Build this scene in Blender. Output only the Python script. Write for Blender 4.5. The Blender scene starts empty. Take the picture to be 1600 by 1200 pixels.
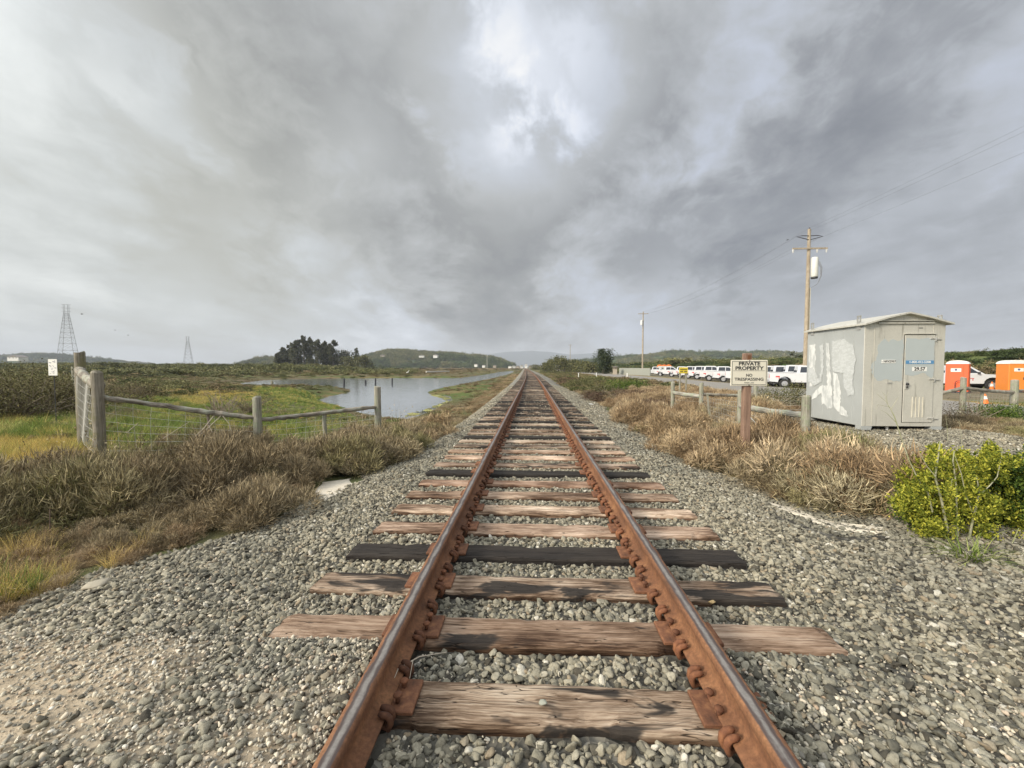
import bpy, math, random
import numpy as np
from mathutils import Vector, Matrix

random.seed(7)
rng = np.random.default_rng(11)
R = math.radians
sc = bpy.context.scene
COL = sc.collection

# ------------------------------------------------------------------ camera
CAM = Vector((-0.085, 0.0, 1.463))
FPX, CX, CY, HOR = 640.0, 800.0, 600.0, 574.0
YAW = math.atan(31 / 640); PIT = math.atan((CY - HOR) / FPX)
cd = bpy.data.cameras.new('camera'); cam = bpy.data.objects.new('camera', cd); COL.objects.link(cam)
cam.location = CAM; cam.rotation_euler = (math.pi / 2 - PIT, 0, YAW)
cd.sensor_width = 36; cd.lens = 36 * FPX / 1600; cd.clip_start = 0.05; cd.clip_end = 20000
sc.camera = cam
sc.render.resolution_x = 1024; sc.render.resolution_y = 768

# ------------------------------------------------------------------ world
SUN_EL, SUN_AZ = R(28), R(236)          # compass azimuth, clockwise from +Y
sundir = Vector((math.sin(SUN_AZ) * math.cos(SUN_EL), math.cos(SUN_AZ) * math.cos(SUN_EL), math.sin(SUN_EL)))
world = bpy.data.worlds.new('World'); sc.world = world; world.use_nodes = True

class NT:
    def __init__(s, tree):
        s.t = tree; s.n = tree.nodes; s.l = tree.links
    def node(s, typ, **kw):
        n = s.n.new(typ)
        for k, v in kw.items(): setattr(n, k, v)
        return n
    def put(s, sock, v):
        if isinstance(v, bpy.types.NodeSocket): s.l.new(v, sock)
        elif v is not None:
            if hasattr(sock, 'default_value'):
                try: sock.default_value = v
                except Exception:
                    sock.default_value = (v[0], v[1], v[2], 1.0) if hasattr(v, '__len__') else (v, v, v, 1.0)
    def math(s, op, a, b=None, c=None, clamp=False):
        n = s.node('ShaderNodeMath', operation=op); n.use_clamp = clamp
        s.put(n.inputs[0], a)
        if b is not None: s.put(n.inputs[1], b)
        if c is not None: s.put(n.inputs[2], c)
        return n.outputs[0]
    def vmath(s, op, a, b=None, out=0):
        n = s.node('ShaderNodeVectorMath', operation=op); s.put(n.inputs[0], a)
        if b is not None: s.put(n.inputs[1], b)
        return n.outputs['Value'] if op in ('DOT_PRODUCT', 'LENGTH') else n.outputs[0]
    def mix(s, f, a, b, mode='MIX'):
        n = s.node('ShaderNodeMix', data_type='RGBA', blend_type=mode)
        s.put(n.inputs[0], f); s.put(n.inputs[6], a); s.put(n.inputs[7], b)
        return n.outputs[2]
    def noise(s, vec=None, scale=5, detail=4, rough=.55, dist=0, col=False):
        n = s.node('ShaderNodeTexNoise')
        if vec is not None: s.put(n.inputs['Vector'], vec)
        n.inputs['Scale'].default_value = scale; n.inputs['Detail'].default_value = detail
        n.inputs['Roughness'].default_value = rough; n.inputs['Distortion'].default_value = dist
        return n.outputs[1] if col else n.outputs[0]
    def ramp(s, f, stops, interp='LINEAR'):
        n = s.node('ShaderNodeValToRGB'); cr = n.color_ramp; cr.interpolation = interp
        while len(cr.elements) < len(stops): cr.elements.new(0.5)
        for e, (p, c) in zip(cr.elements, stops):
            e.position = p; e.color = (c[0], c[1], c[2], 1) if hasattr(c, '__len__') else (c, c, c, 1)
        s.put(n.inputs[0], f); return n.outputs[0]
    def smooth(s, v, a, b):
        n = s.node('ShaderNodeMapRange', interpolation_type='SMOOTHSTEP')
        s.put(n.inputs[0], v); n.inputs[1].default_value = a; n.inputs[2].default_value = b
        return n.outputs[0]
    def mapping(s, vec, loc=(0, 0, 0), rot=(0, 0, 0), scale=(1, 1, 1)):
        n = s.node('ShaderNodeMapping'); s.put(n.inputs[0], vec)
        n.inputs[1].default_value = loc; n.inputs[2].default_value = rot; n.inputs[3].default_value = scale
        return n.outputs[0]

def ray(px, py):
    """direction of a sight line of the survey camera, scaled to 1 m of forward distance"""
    u = (px - CX) / FPX; v = (CY - py) / FPX
    fwd = math.cos(PIT) + v * math.sin(PIT); up = -math.sin(PIT) + v * math.cos(PIT)
    F = Vector((-math.sin(YAW), math.cos(YAW), 0)); Rt = Vector((math.cos(YAW), math.sin(YAW), 0))
    return (F + Rt * (u / fwd) + Vector((0, 0, up / fwd)))
def W(px, py, d): return CAM + ray(px, py) * d
def G(px, py, z):
    r = ray(px, py); return CAM + r * ((z - CAM.z) / r.z)

w = NT(world.node_tree); w.n.clear()
tc = w.node('ShaderNodeTexCoord'); gen = tc.outputs['Generated']
sep = w.node('ShaderNodeSeparateXYZ'); w.l.new(gen, sep.inputs[0])
sky = w.node('ShaderNodeTexSky', sky_type='NISHITA'); sky.sun_disc = False
sky.sun_elevation = SUN_EL; sky.sun_rotation = SUN_AZ; sky.dust_density = 3; sky.air_density = 1.2
zc = w.math('ADD', w.math('MAXIMUM', sep.outputs[2], 0.0), 0.24)
comb = w.node('ShaderNodeCombineXYZ')
w.put(comb.inputs[0], w.math('DIVIDE', sep.outputs[0], zc)); w.put(comb.inputs[1], w.math('DIVIDE', sep.outputs[1], zc)); comb.inputs[2].default_value = 0.3
plane = comb.outputs[0]
warp = w.vmath('ADD', plane, w.vmath('SCALE', w.vmath('SUBTRACT', w.noise(plane, 1.3, 4, .55, col=True), (.5, .5, .5)), None))
warp.node.inputs[1].links[0].from_node.inputs[3].default_value = 0.55
n1 = w.noise(w.mapping(warp, (3.1, 1.7, 0), (0, 0, R(10)), (.9, .5, 1)), 1.0, 4, .5)
n2 = w.noise(w.mapping(warp, (7.3, 4.1, 0), (0, 0, R(-12)), (2.4, 1.35, 1)), 1.1, 8, .6)
n3 = w.noise(w.mapping(w.vmath('ADD', gen, w.vmath('MULTIPLY', w.noise(gen, 3, 4, .55, col=True), (.25, .25, .25))), (2, 5, 1), (0, 0, 0), (1, 1, 1.5)), 3.0, 7, .58, .0)
base = w.math('ADD', w.math('ADD', w.math('MULTIPLY', n1, .42), w.math('MULTIPLY', n2, .30)), w.math('MULTIPLY', n3, .38))
lum = w.math('MULTIPLY_ADD', w.math('SUBTRACT', base, .55), 2.0, .53)
edge = w.math('MULTIPLY', w.math('ADD', w.math('SUBTRACT', n2, .5), w.math('SUBTRACT', n3, .5)), .34)
def blob(px, py, rad, gain, acc, wob=1.0):
    d = ray(px, py).normalized()
    dot = w.vmath('DOT_PRODUCT', gen, (d.x, d.y, d.z))
    ang = w.math('ARCCOSINE', w.math('MINIMUM', dot, 1.0))
    ang = w.math('ADD', ang, w.math('MULTIPLY', edge, wob))
    m = w.smooth(ang, R(rad), 0.0)
    return w.math('MULTIPLY_ADD', m, gain, acc)
for b in [(-60, 450, 34, .17, 1), (150, 100, 26, .08, 1), (880, 85, 9, .26, 2), (800, 265, 7, .15, 2), (745, 175, 8, .14, 2), (570, 235, 6, .10, 2),
          (650, 20, 12, .08, 1.5), (450, 390, 10, .08, 2), (640, 280, 22, .03, 1), (1080, 90, 16, -.06, 1.5), (1430, 100, 10, -.10, 1.5), (1310, 200, 13, -.11, 1.5), (1180, 280, 12, -.11, 1.5), (1030, 350, 13, -.09, 1.5), (800, 430, 14, -.14, 1.5), (580, 400, 12, -.06, 1.5), (300, 130, 14, -.05, 1.5), (1360, 340, 11, .07, 1.5), (1180, 60, 9, -.05, 1.5), (180, 95, 5, .12, 2), (260, 180, 5, .08, 2), (1560, 200, 12, .05, 1.5), (480, 60, 16, -.03, 1.5), (640, 200, 10, -.03, 1.5),
          (1420, 470, 22, -.08, 1.0), (330, 300, 16, -.06, 1.6), (1120, 420, 9, .09, 2), (1540, 60, 14, .05, 1.5), (1000, 480, 8, .05, 1.5)]:
    lum = blob(*b[:4], lum, b[4])
lum = w.math('MINIMUM', w.math('MAXIMUM', lum, .14), 1.0)
ccol = w.ramp(lum, [(.12, (.235, .245, .255)), (.36, (.35, .36, .362)), (.5, (.475, .49, .495)), (.64, (.58, .615, .665)), (.8, (.76, .80, .87)), (.97, (.99, .99, .985))])
# warm pale tone low on the left, bluish tone low on the right
dl = ray(-150, 470).normalized(); ml = w.smooth(w.vmath('DOT_PRODUCT', gen, (dl.x, dl.y, dl.z)), .70, 1.0)
ccol = w.mix(w.math('MULTIPLY', ml, .8), ccol, (1.10, 1.07, .93), 'MULTIPLY')
dr = ray(1500, 420).normalized(); mr = w.smooth(w.vmath('DOT_PRODUCT', gen, (dr.x, dr.y, dr.z)), .6, 1.0)
ccol = w.mix(mr, ccol, (.95, .975, 1.055), 'MULTIPLY')
# overcast zenith is brighter than the rim (above the picture's top edge)
zen = w.smooth(sep.outputs[2], .68, .92)
behind = w.smooth(w.vmath('DOT_PRODUCT', gen, tuple(sundir)), .35, 1.0)
gainz = w.math('ADD', w.math('MULTIPLY_ADD', zen, 1.9, 1.0), w.math('MULTIPLY', behind, 2.4))
sclc = w.vmath('SCALE', ccol, None); w.put(sclc.node.inputs[3], w.math('MULTIPLY', gainz, 10.0 * .82))
final = w.mix(.975, sky.outputs[0], sclc)
bg = w.node('ShaderNodeBackground'); w.l.new(final, bg.inputs[0]); bg.inputs[1].default_value = 0.1
wo = w.node('ShaderNodeOutputWorld'); w.l.new(bg.outputs[0], wo.inputs[0])

sd = bpy.data.lights.new('sun', 'SUN'); sd.energy = 3.1; sd.angle = R(14); sd.color = (1, .89, .73)
so = bpy.data.objects.new('sun', sd); COL.objects.link(so); so.rotation_euler = sundir.to_track_quat('Z', 'Y').to_euler()
sc.view_settings.view_transform = 'Standard'; sc.view_settings.look = 'None'
sc.view_settings.exposure = 0.33; sc.view_settings.gamma = 1
sc.render.engine = 'CYCLES'

# ------------------------------------------------------------------ object helpers
def tag(o, label=None, cat=None, group=None, kind=None):
    if label: o['label'] = label
    if cat: o['category'] = cat
    if group: o['group'] = group
    if kind: o['kind'] = kind
    return o
def empty(name, loc=(0, 0, 0), rz=0, label=None, cat=None, group=None):
    o = bpy.data.objects.new(name, None); COL.objects.link(o)
    o.location = loc; o.rotation_euler = (0, 0, rz); o.empty_display_size = .1
    return tag(o, label, cat, group)
KIDS = {}
def link(o, parent=None):
    COL.objects.link(o)
    if parent is not None:
        o.parent = parent; KIDS.setdefault(parent.name, []).append(o)
    return o
def copy_tree(o, parent=None):
    c = o.copy(); COL.objects.link(c)
    if parent is not None:
        c.parent = parent; KIDS.setdefault(parent.name, []).append(c)
    for ch in list(KIDS.get(o.name, [])): copy_tree(ch, c)
    return c

def np_mesh(name, V, Fq, mats=(), smooth=False, mi=None):
    """V (n,3); Fq list of arrays (m,k)"""
    me = bpy.data.meshes.new(name)
    V = np.asarray(V, dtype=np.float32)
    if not isinstance(Fq, list): Fq = [Fq]
    tot = []; idx = []
    for F in Fq:
        F = np.asarray(F, dtype=np.int32)
        if F.size == 0: continue
        tot.append(np.full(len(F), F.shape[1], dtype=np.int32)); idx.append(F.ravel())
    tot = np.concatenate(tot); idx = np.concatenate(idx)
    me.vertices.add(len(V)); me.vertices.foreach_set('co', V.ravel())
    me.loops.add(len(idx)); me.loops.foreach_set('vertex_index', idx)
    me.polygons.add(len(tot)); st = np.zeros(len(tot), dtype=np.int32); st[1:] = np.cumsum(tot)[:-1]
    me.polygons.foreach_set('loop_start', st); me.polygons.foreach_set('loop_total', tot)
    if smooth: me.polygons.foreach_set('use_smooth', np.ones(len(tot), dtype=bool))
    for m in mats: me.materials.append(m)
    if mi is not None: me.polygons.foreach_set('material_index', np.asarray(mi, dtype=np.int32))
    me.update(calc_edges=True); me.validate()
    return me
def np_obj(name, V, F, mat, parent=None, smooth=False, mi=None):
    mats = mat if isinstance(mat, (list, tuple)) else [mat]
    return link(bpy.data.objects.new(name, np_mesh(name, V, F, mats, smooth, mi)), parent)

class MB:
    """collects polygons and builds them as one mesh object"""
    def __init__(s): s.v = []; s.f = []; s.m = []; s.mi = 0
    def add(s, vs, fs):
        o = len(s.v); s.v += [tuple(v) for v in vs]; s.f += [tuple(i + o for i in f) for f in fs]; s.m += [s.mi] * len(fs); return s
    def box(s, c, size, rz=0, M=None):
        hx, hy, hz = size[0] / 2, size[1] / 2, size[2] / 2
        vs = [Vector((x, y, z)) for z in (-hz, hz) for y in (-hy, hy) for x in (-hx, hx)]
        rot = M if M is not None else Matrix.Rotation(rz, 3, 'Z')
        vs = [rot @ v + Vector(c) for v in vs]
        return s.add(vs, [(0, 2, 3, 1), (4, 5, 7, 6), (0, 1, 5, 4), (2, 6, 7, 3), (0, 4, 6, 2), (1, 3, 7, 5)])
    def cham(s, c, size, b=.01):
        """box with chamfered edges"""
        hx, hy, hz = size[0] / 2, size[1] / 2, size[2] / 2; c = Vector(c)
        vs = []
        for z, k in ((-hz, b), (-hz + b, 0), (hz - b, 0), (hz, b)):
            X, Y = hx - k, hy - k
            for (x, y) in ((-X + b, -Y), (X - b, -Y), (X, -Y + b), (X, Y - b), (X - b, Y), (-X + b, Y), (-X, Y - b), (-X, -Y + b)):
                vs.append(c + Vector((x, y, z)))
        fs = [tuple(range(7, -1, -1)), tuple(range(24, 32))]
        for r in range(3):
            for i in range(8):
                j = (i + 1) % 8; fs.append((r * 8 + i, r * 8 + j, r * 8 + 8 + j, r * 8 + 8 + i))
        return s.add(vs, fs)
    def tube(s, pts, r, n=8, caps=True):
        pts = [Vector(p) for p in pts]; rs = r if hasattr(r, '__len__') else [r] * len(pts)
        vs = []; fs = []; prev = None
        for i, p in enumerate(pts):
            t = (pts[min(i + 1, len(pts) - 1)] - pts[max(i - 1, 0)]).normalized()
            if prev is None:
                a = Vector((0, 0, 1)) if abs(t.z) < .9 else Vector((1, 0, 0)); u = t.cross(a).normalized()
            else: u = (prev - t * prev.dot(t)).normalized()
            prev = u; v = t.cross(u)
            for k in range(n):
                an = 2 * math.pi * k / n; vs.append(p + (u * math.cos(an) + v * math.sin(an)) * rs[i])
        for i in range(len(pts) - 1):
            for k in range(n):
                k2 = (k + 1) % n; fs.append((i * n + k, i * n + k2, (i + 1) * n + k2, (i + 1) * n + k))
        if caps: fs.append(tuple(range(n - 1, -1, -1))); fs.append(tuple((len(pts) - 1) * n + k for k in range(n)))
        return s.add(vs, fs)
    def prism(s, poly, axis, a, b):
        """poly of 2D points extruded along axis from a to b"""
        n = len(poly)
        def P(p, t):
            return (p[0], t, p[1]) if axis == 'y' else ((t, p[0], p[1]) if axis == 'x' else (p[0], p[1], t))
        vs = [P(p, a) for p in poly] + [P(p, b) for p in poly]
        fs = [tuple(range(n)), tuple(range(2 * n - 1, n - 1, -1))] + [(i, i + n, (i + 1) % n + n, (i + 1) % n) for i in range(n)]
        return s.add(vs, fs)
    def build(s, name, mat, parent=None, smooth=False):
        me = bpy.data.meshes.new(name); me.from_pydata(s.v, [], s.f)
        for m in (mat if isinstance(mat, (list, tuple)) else [mat]): me.materials.append(m)
        me.polygons.foreach_set('material_index', s.m)
        if smooth: me.polygons.foreach_set('use_smooth', [True] * len(me.polygons))
        me.update()
        import bmesh
        bm = bmesh.new(); bm.from_mesh(me); bmesh.ops.recalc_face_normals(bm, faces=bm.faces); bm.to_mesh(me); bm.free()
        return link(bpy.data.objects.new(name, me), parent)

# ------------------------------------------------------------------ materials
def mat(name, build):
    m = bpy.data.materials.new(name); m.use_nodes = True
    t = NT(m.node_tree); t.n.clear()
    b = t.node('ShaderNodeBsdfPrincipled'); o = t.node('ShaderNodeOutputMaterial'); t.l.new(b.outputs[0], o.inputs[0])
    build(t, b, o); return m
def bump(t, b, h, strength=.5, dist=.02):
    n = t.node('ShaderNodeBump'); n.inputs['Strength'].default_value = strength; n.inputs['Distance'].default_value = dist
    t.put(n.inputs['Height'], h); t.l.new(n.outputs[0], b.inputs['Normal'])
def plain(name, c, rough=.6, metal=0, var=.15, scale=6, bmp=0):
    def f(t, b, o):
        tc = t.node('ShaderNodeTexCoord').outputs['Object']
        n = t.noise(tc, scale, 5, .6)
        c2 = t.mix(n, tuple(x * (1 - var) for x in c), tuple(min(1, x * (1 + var)) for x in c))
        t.put(b.inputs['Base Color'], c2); b.inputs['Roughness'].default_value = rough; b.inputs['Metallic'].default_value = metal
        if bmp: bump(t, b, t.noise(tc, scale * 8, 4, .6), bmp, .01)
    return mat(name, f)
def rand_mat(name, stops, rough=.85, noise_amt=.25, nscale=30, trans=0, patch=None, patch_scale=.5, isl=False):
    """colour picked per instance, with small variation inside each"""
    def f(t, b, o):
        oi = t.node('ShaderNodeObjectInfo'); tc = t.node('ShaderNodeTexCoord').outputs['Object']
        r = oi.outputs['Random']
        if patch is not None:
            pn = t.noise(oi.outputs['Location'], patch_scale, 3, .5)
            r = t.math('ADD', t.math('MULTIPLY', r, 1 - patch), t.math('MULTIPLY', t.smooth(pn, .33, .67), patch))
        c = t.ramp(r, stops)
        n = t.noise(tc, nscale, 3, .6)
        c = t.mix(1.0, c, t.ramp(n, [(.25, 1 - noise_amt), (.75, 1 + noise_amt)]), 'MULTIPLY')
        if isl: c = t.mix(1.0, c, t.ramp(t.node('ShaderNodeNewGeometry').outputs['Random Per Island'], [(0, (.42, .40, .40)), (.5, (.95, .95, .95)), (.85, (1.35, 1.33, 1.28)), (1, (1.9, 1.85, 1.8))]), 'MULTIPLY')
        t.put(b.inputs['Base Color'], c); b.inputs['Roughness'].default_value = rough
        b.inputs['Specular IOR Level'].default_value = .25
        if trans:
            tr = t.node('ShaderNodeBsdfTranslucent'); t.put(tr.inputs[0], c)
            ms = t.node('ShaderNodeMixShader'); ms.inputs[0].default_value = trans
            t.l.new(b.outputs[0], ms.inputs[1]); t.l.new(tr.outputs[0], ms.inputs[2]); t.l.new(ms.outputs[0], o.inputs[0])
    return mat(name, f)

def m_stone(t, b, o):
    oi = t.node('ShaderNodeObjectInfo'); tc = t.node('ShaderNodeTexCoord').outputs['Object']
    c = t.ramp(oi.outputs['Random'], [(0, (.065, .058, .046)), (.18, (.15, .143, .115)), (.4, (.26, .243, .19)), (.62, (.32, .298, .235)), (.84, (.395, .37, .295)), (.92, (.29, .235, .165)), (.965, (.44, .42, .35)), (1, (.66, .63, .56))])
    loc = t.noise(oi.outputs['Location'], .8, 2, .5)
    c = t.mix(1.0, c, t.ramp(loc, [(.3, (.80, .81, .80)), (.7, (1.16, 1.12, 1.04))]), 'MULTIPLY')
    n = t.noise(tc, 3, 5, .65)
    c = t.mix(1.0, c, t.ramp(n, [(.3, .72), (.7, 1.25)]), 'MULTIPLY')
    t.put(b.inputs['Base Color'], c); b.inputs['Roughness'].default_value = .82; b.inputs['Specular IOR Level'].default_value = .3
    bump(t, b, t.noise(tc, 9, 4, .6), .35, .1)
M_stone = mat('ballast_stone', m_stone)
M_cream = rand_mat('cream_pebble', [(0, (.17, .16, .135)), (.3, (.30, .28, .23)), (.55, (.50, .45, .35)), (.8, (.66, .60, .47)), (.95, (.40, .30, .21)), (1, (.74, .71, .62))], .8, .2, 4)

def m_ground(t, b, o):
    tc = t.node('ShaderNodeTexCoord').outputs['Object']
    at = t.node('ShaderNodeAttribute', attribute_name='col'); ag = t.node('ShaderNodeAttribute', attribute_name='grav')
    c = at.outputs['Color']; g = ag.outputs['Fac']
    v = t.node('ShaderNodeTexVoronoi'); t.put(v.inputs['Vector'], tc); v.inputs['Scale'].default_value = 22
    sepc = t.node('ShaderNodeSeparateColor'); t.l.new(v.outputs['Color'], sepc.inputs[0])
    stones = t.ramp(sepc.outputs[0], [(0, .45), (.5, .95), (.85, 1.35), (1, 2.2)])
    nz = t.noise(tc, 1.1, 6, .65); nf = t.noise(tc, 14, 4, .6)
    soft = t.mix(1.0, t.ramp(nz, [(.3, .72), (.7, 1.3)]), t.ramp(nf, [(.3, .7), (.7, 1.3)]), 'MULTIPLY')
    c = t.mix(1.0, c, t.mix(g, soft, stones), 'MULTIPLY')
    t.put(b.inputs['Base Color'], c); b.inputs['Roughness'].default_value = .95; b.inputs['Specular IOR Level'].default_value = .15
    h = t.mix(g, nf, v.outputs['Distance'])
    bump(t, b, h, .9, .04)
M_ground = mat('ground_soil', m_ground)

def m_road(t, b, o):
    tc = t.node('ShaderNodeTexCoord').outputs['Object']
    n = t.noise(tc, .35, 5, .6); f = t.noise(tc, 40, 3, .6)
    c = t.mix(n, (.20, .185, .165), (.30, .275, .235)); c = t.mix(1.0, c, t.ramp(f, [(.3, .85), (.7, 1.15)]), 'MULTIPLY')
    t.put(b.inputs['Base Color'], c); b.inputs['Roughness'].default_value = .9
M_road = mat('worn_asphalt', m_road)

def m_water(t, b, o):
    tc = t.node('ShaderNodeTexCoord').outputs['Object']
    b.inputs['Base Color'].default_value = (.10, .115, .11, 1); b.inputs['Roughness'].default_value = .10
    b.inputs['IOR'].default_value = 1.45; b.inputs['Specular IOR Level'].default_value = .9
    n = t.noise(t.mapping(tc, scale=(1, .5, 1)), 1.6, 4, .6)
    bump(t, b, n, .25, .08)
M_water = mat('pond_water', m_water)

def m_rail(t, b, o):
    geo = t.node('ShaderNodeNewGeometry'); tco = t.node('ShaderNodeTexCoord').outputs['Object']
    uv = t.node('ShaderNodeAttribute', attribute_name='across').outputs['Fac']
    n = t.noise(tco, 3.5, 6, .65); nf = t.noise(tco, 60, 4, .65)
    rust = t.ramp(n, [(.25, (.085, .042, .024)), (.5, (.19, .085, .040)), (.75, (.34, .17, .078))])
    rust = t.mix(1.0, rust, t.ramp(nf, [(.25, .6), (.75, 1.35)]), 'MULTIPLY')
    sepn = t.node('ShaderNodeSeparateXYZ'); t.l.new(geo.outputs['Normal'], sepn.inputs[0])
    up = t.smooth(sepn.outputs[2], .80, .97)
    ne = t.noise(t.mapping(tco, scale=(1, .3, 1)), 22, 5, .65)
    ed = t.math('ADD', t.math('ABSOLUTE', t.math('SUBTRACT', uv, .16)), t.math('MULTIPLY', t.math('SUBTRACT', ne, .5), 1.1))
    onhead = t.math('GREATER_THAN', t.node('ShaderNodeAttribute', attribute_name='head').outputs['Fac'], .5)
    steel = t.math('MULTIPLY', t.math('MULTIPLY', t.smooth(ed, .74, .58), up), onhead)
    core = t.math('MULTIPLY', t.smooth(ed, .45, .05), steel)
    scol = t.mix(core, (.10, .075, .068), t.mix(nf, (.16, .145, .13), (.38, .35, .32)))
    t.put(b.inputs['Base Color'], t.mix(steel, rust, scol))
    t.put(b.inputs['Metallic'], t.math('MULTIPLY', steel, .4))
    t.put(b.inputs['Roughness'], t.math('SUBTRACT', .85, t.math('MULTIPLY', steel, .34)))
    bump(t, b, nf, .35, .004)
M_rail = mat('rusty_rail', m_rail)
def m_rust(t, b, o):
    tco = t.node('ShaderNodeTexCoord').outputs['Object']; oi = t.node('ShaderNodeObjectInfo')
    n = t.noise(tco, 25, 5, .65)
    c = t.ramp(n, [(.25, (.07, .028, .014)), (.5, (.17, .066, .03)), (.75, (.30, .13, .055))])
    t.put(b.inputs['Base Color'], t.mix(1.0, c, oi.outputs['Color'], 'MULTIPLY')); b.inputs['Roughness'].default_value = .85
    bump(t, b, t.noise(tco, 150, 4, .6), .4, .003)
M_rust = mat('rusty_iron', m_rust)

def m_tie(t, b, o):
    tco = t.node('ShaderNodeTexCoord').outputs['Object']; oi = t.node('ShaderNodeObjectInfo')
    off = t.node('ShaderNodeCombineXYZ'); r = t.math('MULTIPLY', oi.outputs['Random'], 37.0)
    for i in range(3): t.put(off.inputs[i], r)
    v = t.vmath('ADD', tco, off.outputs[0])
    warp = t.vmath('ADD', v, t.vmath('MULTIPLY', t.noise(v, 2.2, 3, .5, col=True), (.05, .045, .045)))
    g1 = t.noise(t.mapping(warp, scale=(1.3, 30, 30)), 1.6, 6, .7, .4)
    g2 = t.noise(t.mapping(warp, scale=(3.2, 75, 75)), 2, 4, .65)
    big = t.noise(t.mapping(v, scale=(1.2, 3.5, 3.5)), 1.1, 4, .6)
    f = t.math('ADD', t.math('MULTIPLY', g1, .62), t.math('MULTIPLY', g2, .38))
    f = t.math('MULTIPLY_ADD', t.math('SUBTRACT', big, .5), .75, f)
    c = t.ramp(f, [(.30, (.035, .021, .014)), (.41, (.12, .083, .058)), (.49, (.255, .195, .145)), (.57, (.42, .345, .27)), (.70, (.62, .55, .46))])
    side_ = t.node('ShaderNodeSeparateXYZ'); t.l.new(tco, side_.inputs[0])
    c = t.mix(t.smooth(t.math('ADD', side_.outputs[2], t.math('MULTIPLY', t.math('SUBTRACT', big, .5), .03)), -.012, -.034), c, t.mix(1.0, c, (.42, .36, .32), 'MULTIPLY'))  # shade on the sleeper's side faces put into the wood colour
    c = t.mix(1.0, c, oi.outputs['Color'], 'MULTIPLY')
    bn = t.noise(t.mapping(v, scale=(.9, 3, 3)), 2.0, 4, .6, .6)
    al = oi.outputs['Alpha']
    th = t.math('SUBTRACT', .78, t.math('MULTIPLY', al, .75))
    burn = t.smooth(t.math('SUBTRACT', bn, th), -.02, .05)
    burn = t.math('MULTIPLY', burn, t.math('GREATER_THAN', al, .02))
    c = t.mix(t.math('MULTIPLY', burn, .93), c, t.mix(g1, (.010, .010, .010), (.045, .040, .036)))
    sepn = t.node('ShaderNodeSeparateXYZ'); t.l.new(t.node('ShaderNodeNewGeometry').outputs['Normal'], sepn.inputs[0])
    # split lines along the grain
    cr = t.noise(t.mapping(warp, scale=(.55, 16, 16)), 1.9, 2, .4)
    crack = t.smooth(t.math('ABSOLUTE', t.math('SUBTRACT', cr, .5)), .010, .0)
    c = t.mix(t.math('MULTIPLY', crack, .85), c, (.012, .008, .006))
    t.put(b.inputs['Base Color'], c); b.inputs['Roughness'].default_value = .88; b.inputs['Specular IOR Level'].default_value = .2
    bump(t, b, t.math('SUBTRACT', f, crack), .7, .012)
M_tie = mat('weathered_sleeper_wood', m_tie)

def wood_mat(name, dark, light, axis=2, moss=None, sc_=1.0):
    def f(t, b, o):
        tco = t.node('ShaderNodeTexCoord').outputs['Object']
        s = [28 * sc_] * 3; s[axis] = 1.6 * sc_
        g = t.noise(t.mapping(tco, scale=tuple(s)), 1.5, 6, .65, .3); big = t.noise(tco, 3, 4, .6)
        c = t.ramp(t.math('MULTIPLY_ADD', t.math('SUBTRACT', big, .5), .5, g), [(.3, dark), (.65, light)])
        if moss is not None:
            c = t.mix(t.smooth(t.noise(tco, 5, 5, .65), .48, .66), c, moss)
        t.put(b.inputs['Base Color'], c); b.inputs['Roughness'].default_value = .9; bump(t, b, g, .5, .01)
    return mat(name, f)
M_post = wood_mat('grey_post_wood', (.14, .13, .095), (.40, .38, .31), 2, (.26, .29, .19))
M_post_old = wood_mat('old_post_wood', (.085, .072, .045), (.33, .30, .24), 2, (.20, .185, .10))
M_railwood = wood_mat('fence_rail_wood', (.13, .12, .09), (.42, .40, .34), 0, (.30, .33, .24))
M_split = wood_mat('split_rail_wood', (.07, .058, .045), (.36, .32, .255), 0, (.33, .34, .27))
M_signpost = wood_mat('redwood_post', (.16, .095, .065), (.31, .20, .14), 2)
M_pole = wood_mat('utility_pole_wood', (.24, .19, .13), (.45, .38, .28), 2, None, .6)
M_stem = wood_mat('pale_stem_bark', (.20, .20, .115), (.46, .44, .31), 2, (.25, .27, .12), 2.0)
M_twig = plain('dry_twig', (.27, .22, .16), .9, 0, .3, 9)
M_twig_pale = plain('pale_dry_twig', (.48, .42, .33), .9, 0, .25, 9)
M_bark = plain('tree_bark', (.12, .10, .08), .9, 0, .3, 3)
M_wire = plain('galvanised_wire', (.50, .49, .44), .5, .4, .1)
M_cable = plain('cable_grey', (.22, .23, .25), .7)
M_iron = plain('dark_iron', (.05, .05, .055), .5, .3)

# ------------------------------------------------------------------ terrain
def ss(a, b, x):
    t = np.clip((x - a) / (b - a), 0, 1); return t * t * (3 - 2 * t)
def lerp(a, b, t): return a + (b - a) * t
def cx(y):
    """slow left-hand bend of the track beyond the first stretch"""
    s = np.clip(np.asarray(y, dtype=float) - 22, 0, None)
    return -0.0165 * np.where(s < 60, s * s / 120, s - 30)
_gr = np.random.default_rng(5).random((256, 256))
def vn(x, y, s):
    X = x / s; Y = y / s; xi = np.floor(X).astype(int); yi = np.floor(Y).astype(int); fx = X - xi; fy = Y - yi
    fx = fx * fx * (3 - 2 * fx); fy = fy * fy * (3 - 2 * fy)
    g = lambda a, b_: _gr[a % 256, b_ % 256]
    return (g(xi, yi) * (1 - fx) + g(xi + 1, yi) * fx) * (1 - fy) + (g(xi, yi + 1) * (1 - fx) + g(xi + 1, yi + 1) * fx) * fy
def fbm(x, y, s, o=4):
    a = 0; amp = 1; tot = 0
    for k in range(o):
        a = a + amp * vn(x + 17.3 * k, y + 5.1 * k, s); tot += amp; amp *= .5; s *= .47
    return a / tot
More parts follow.
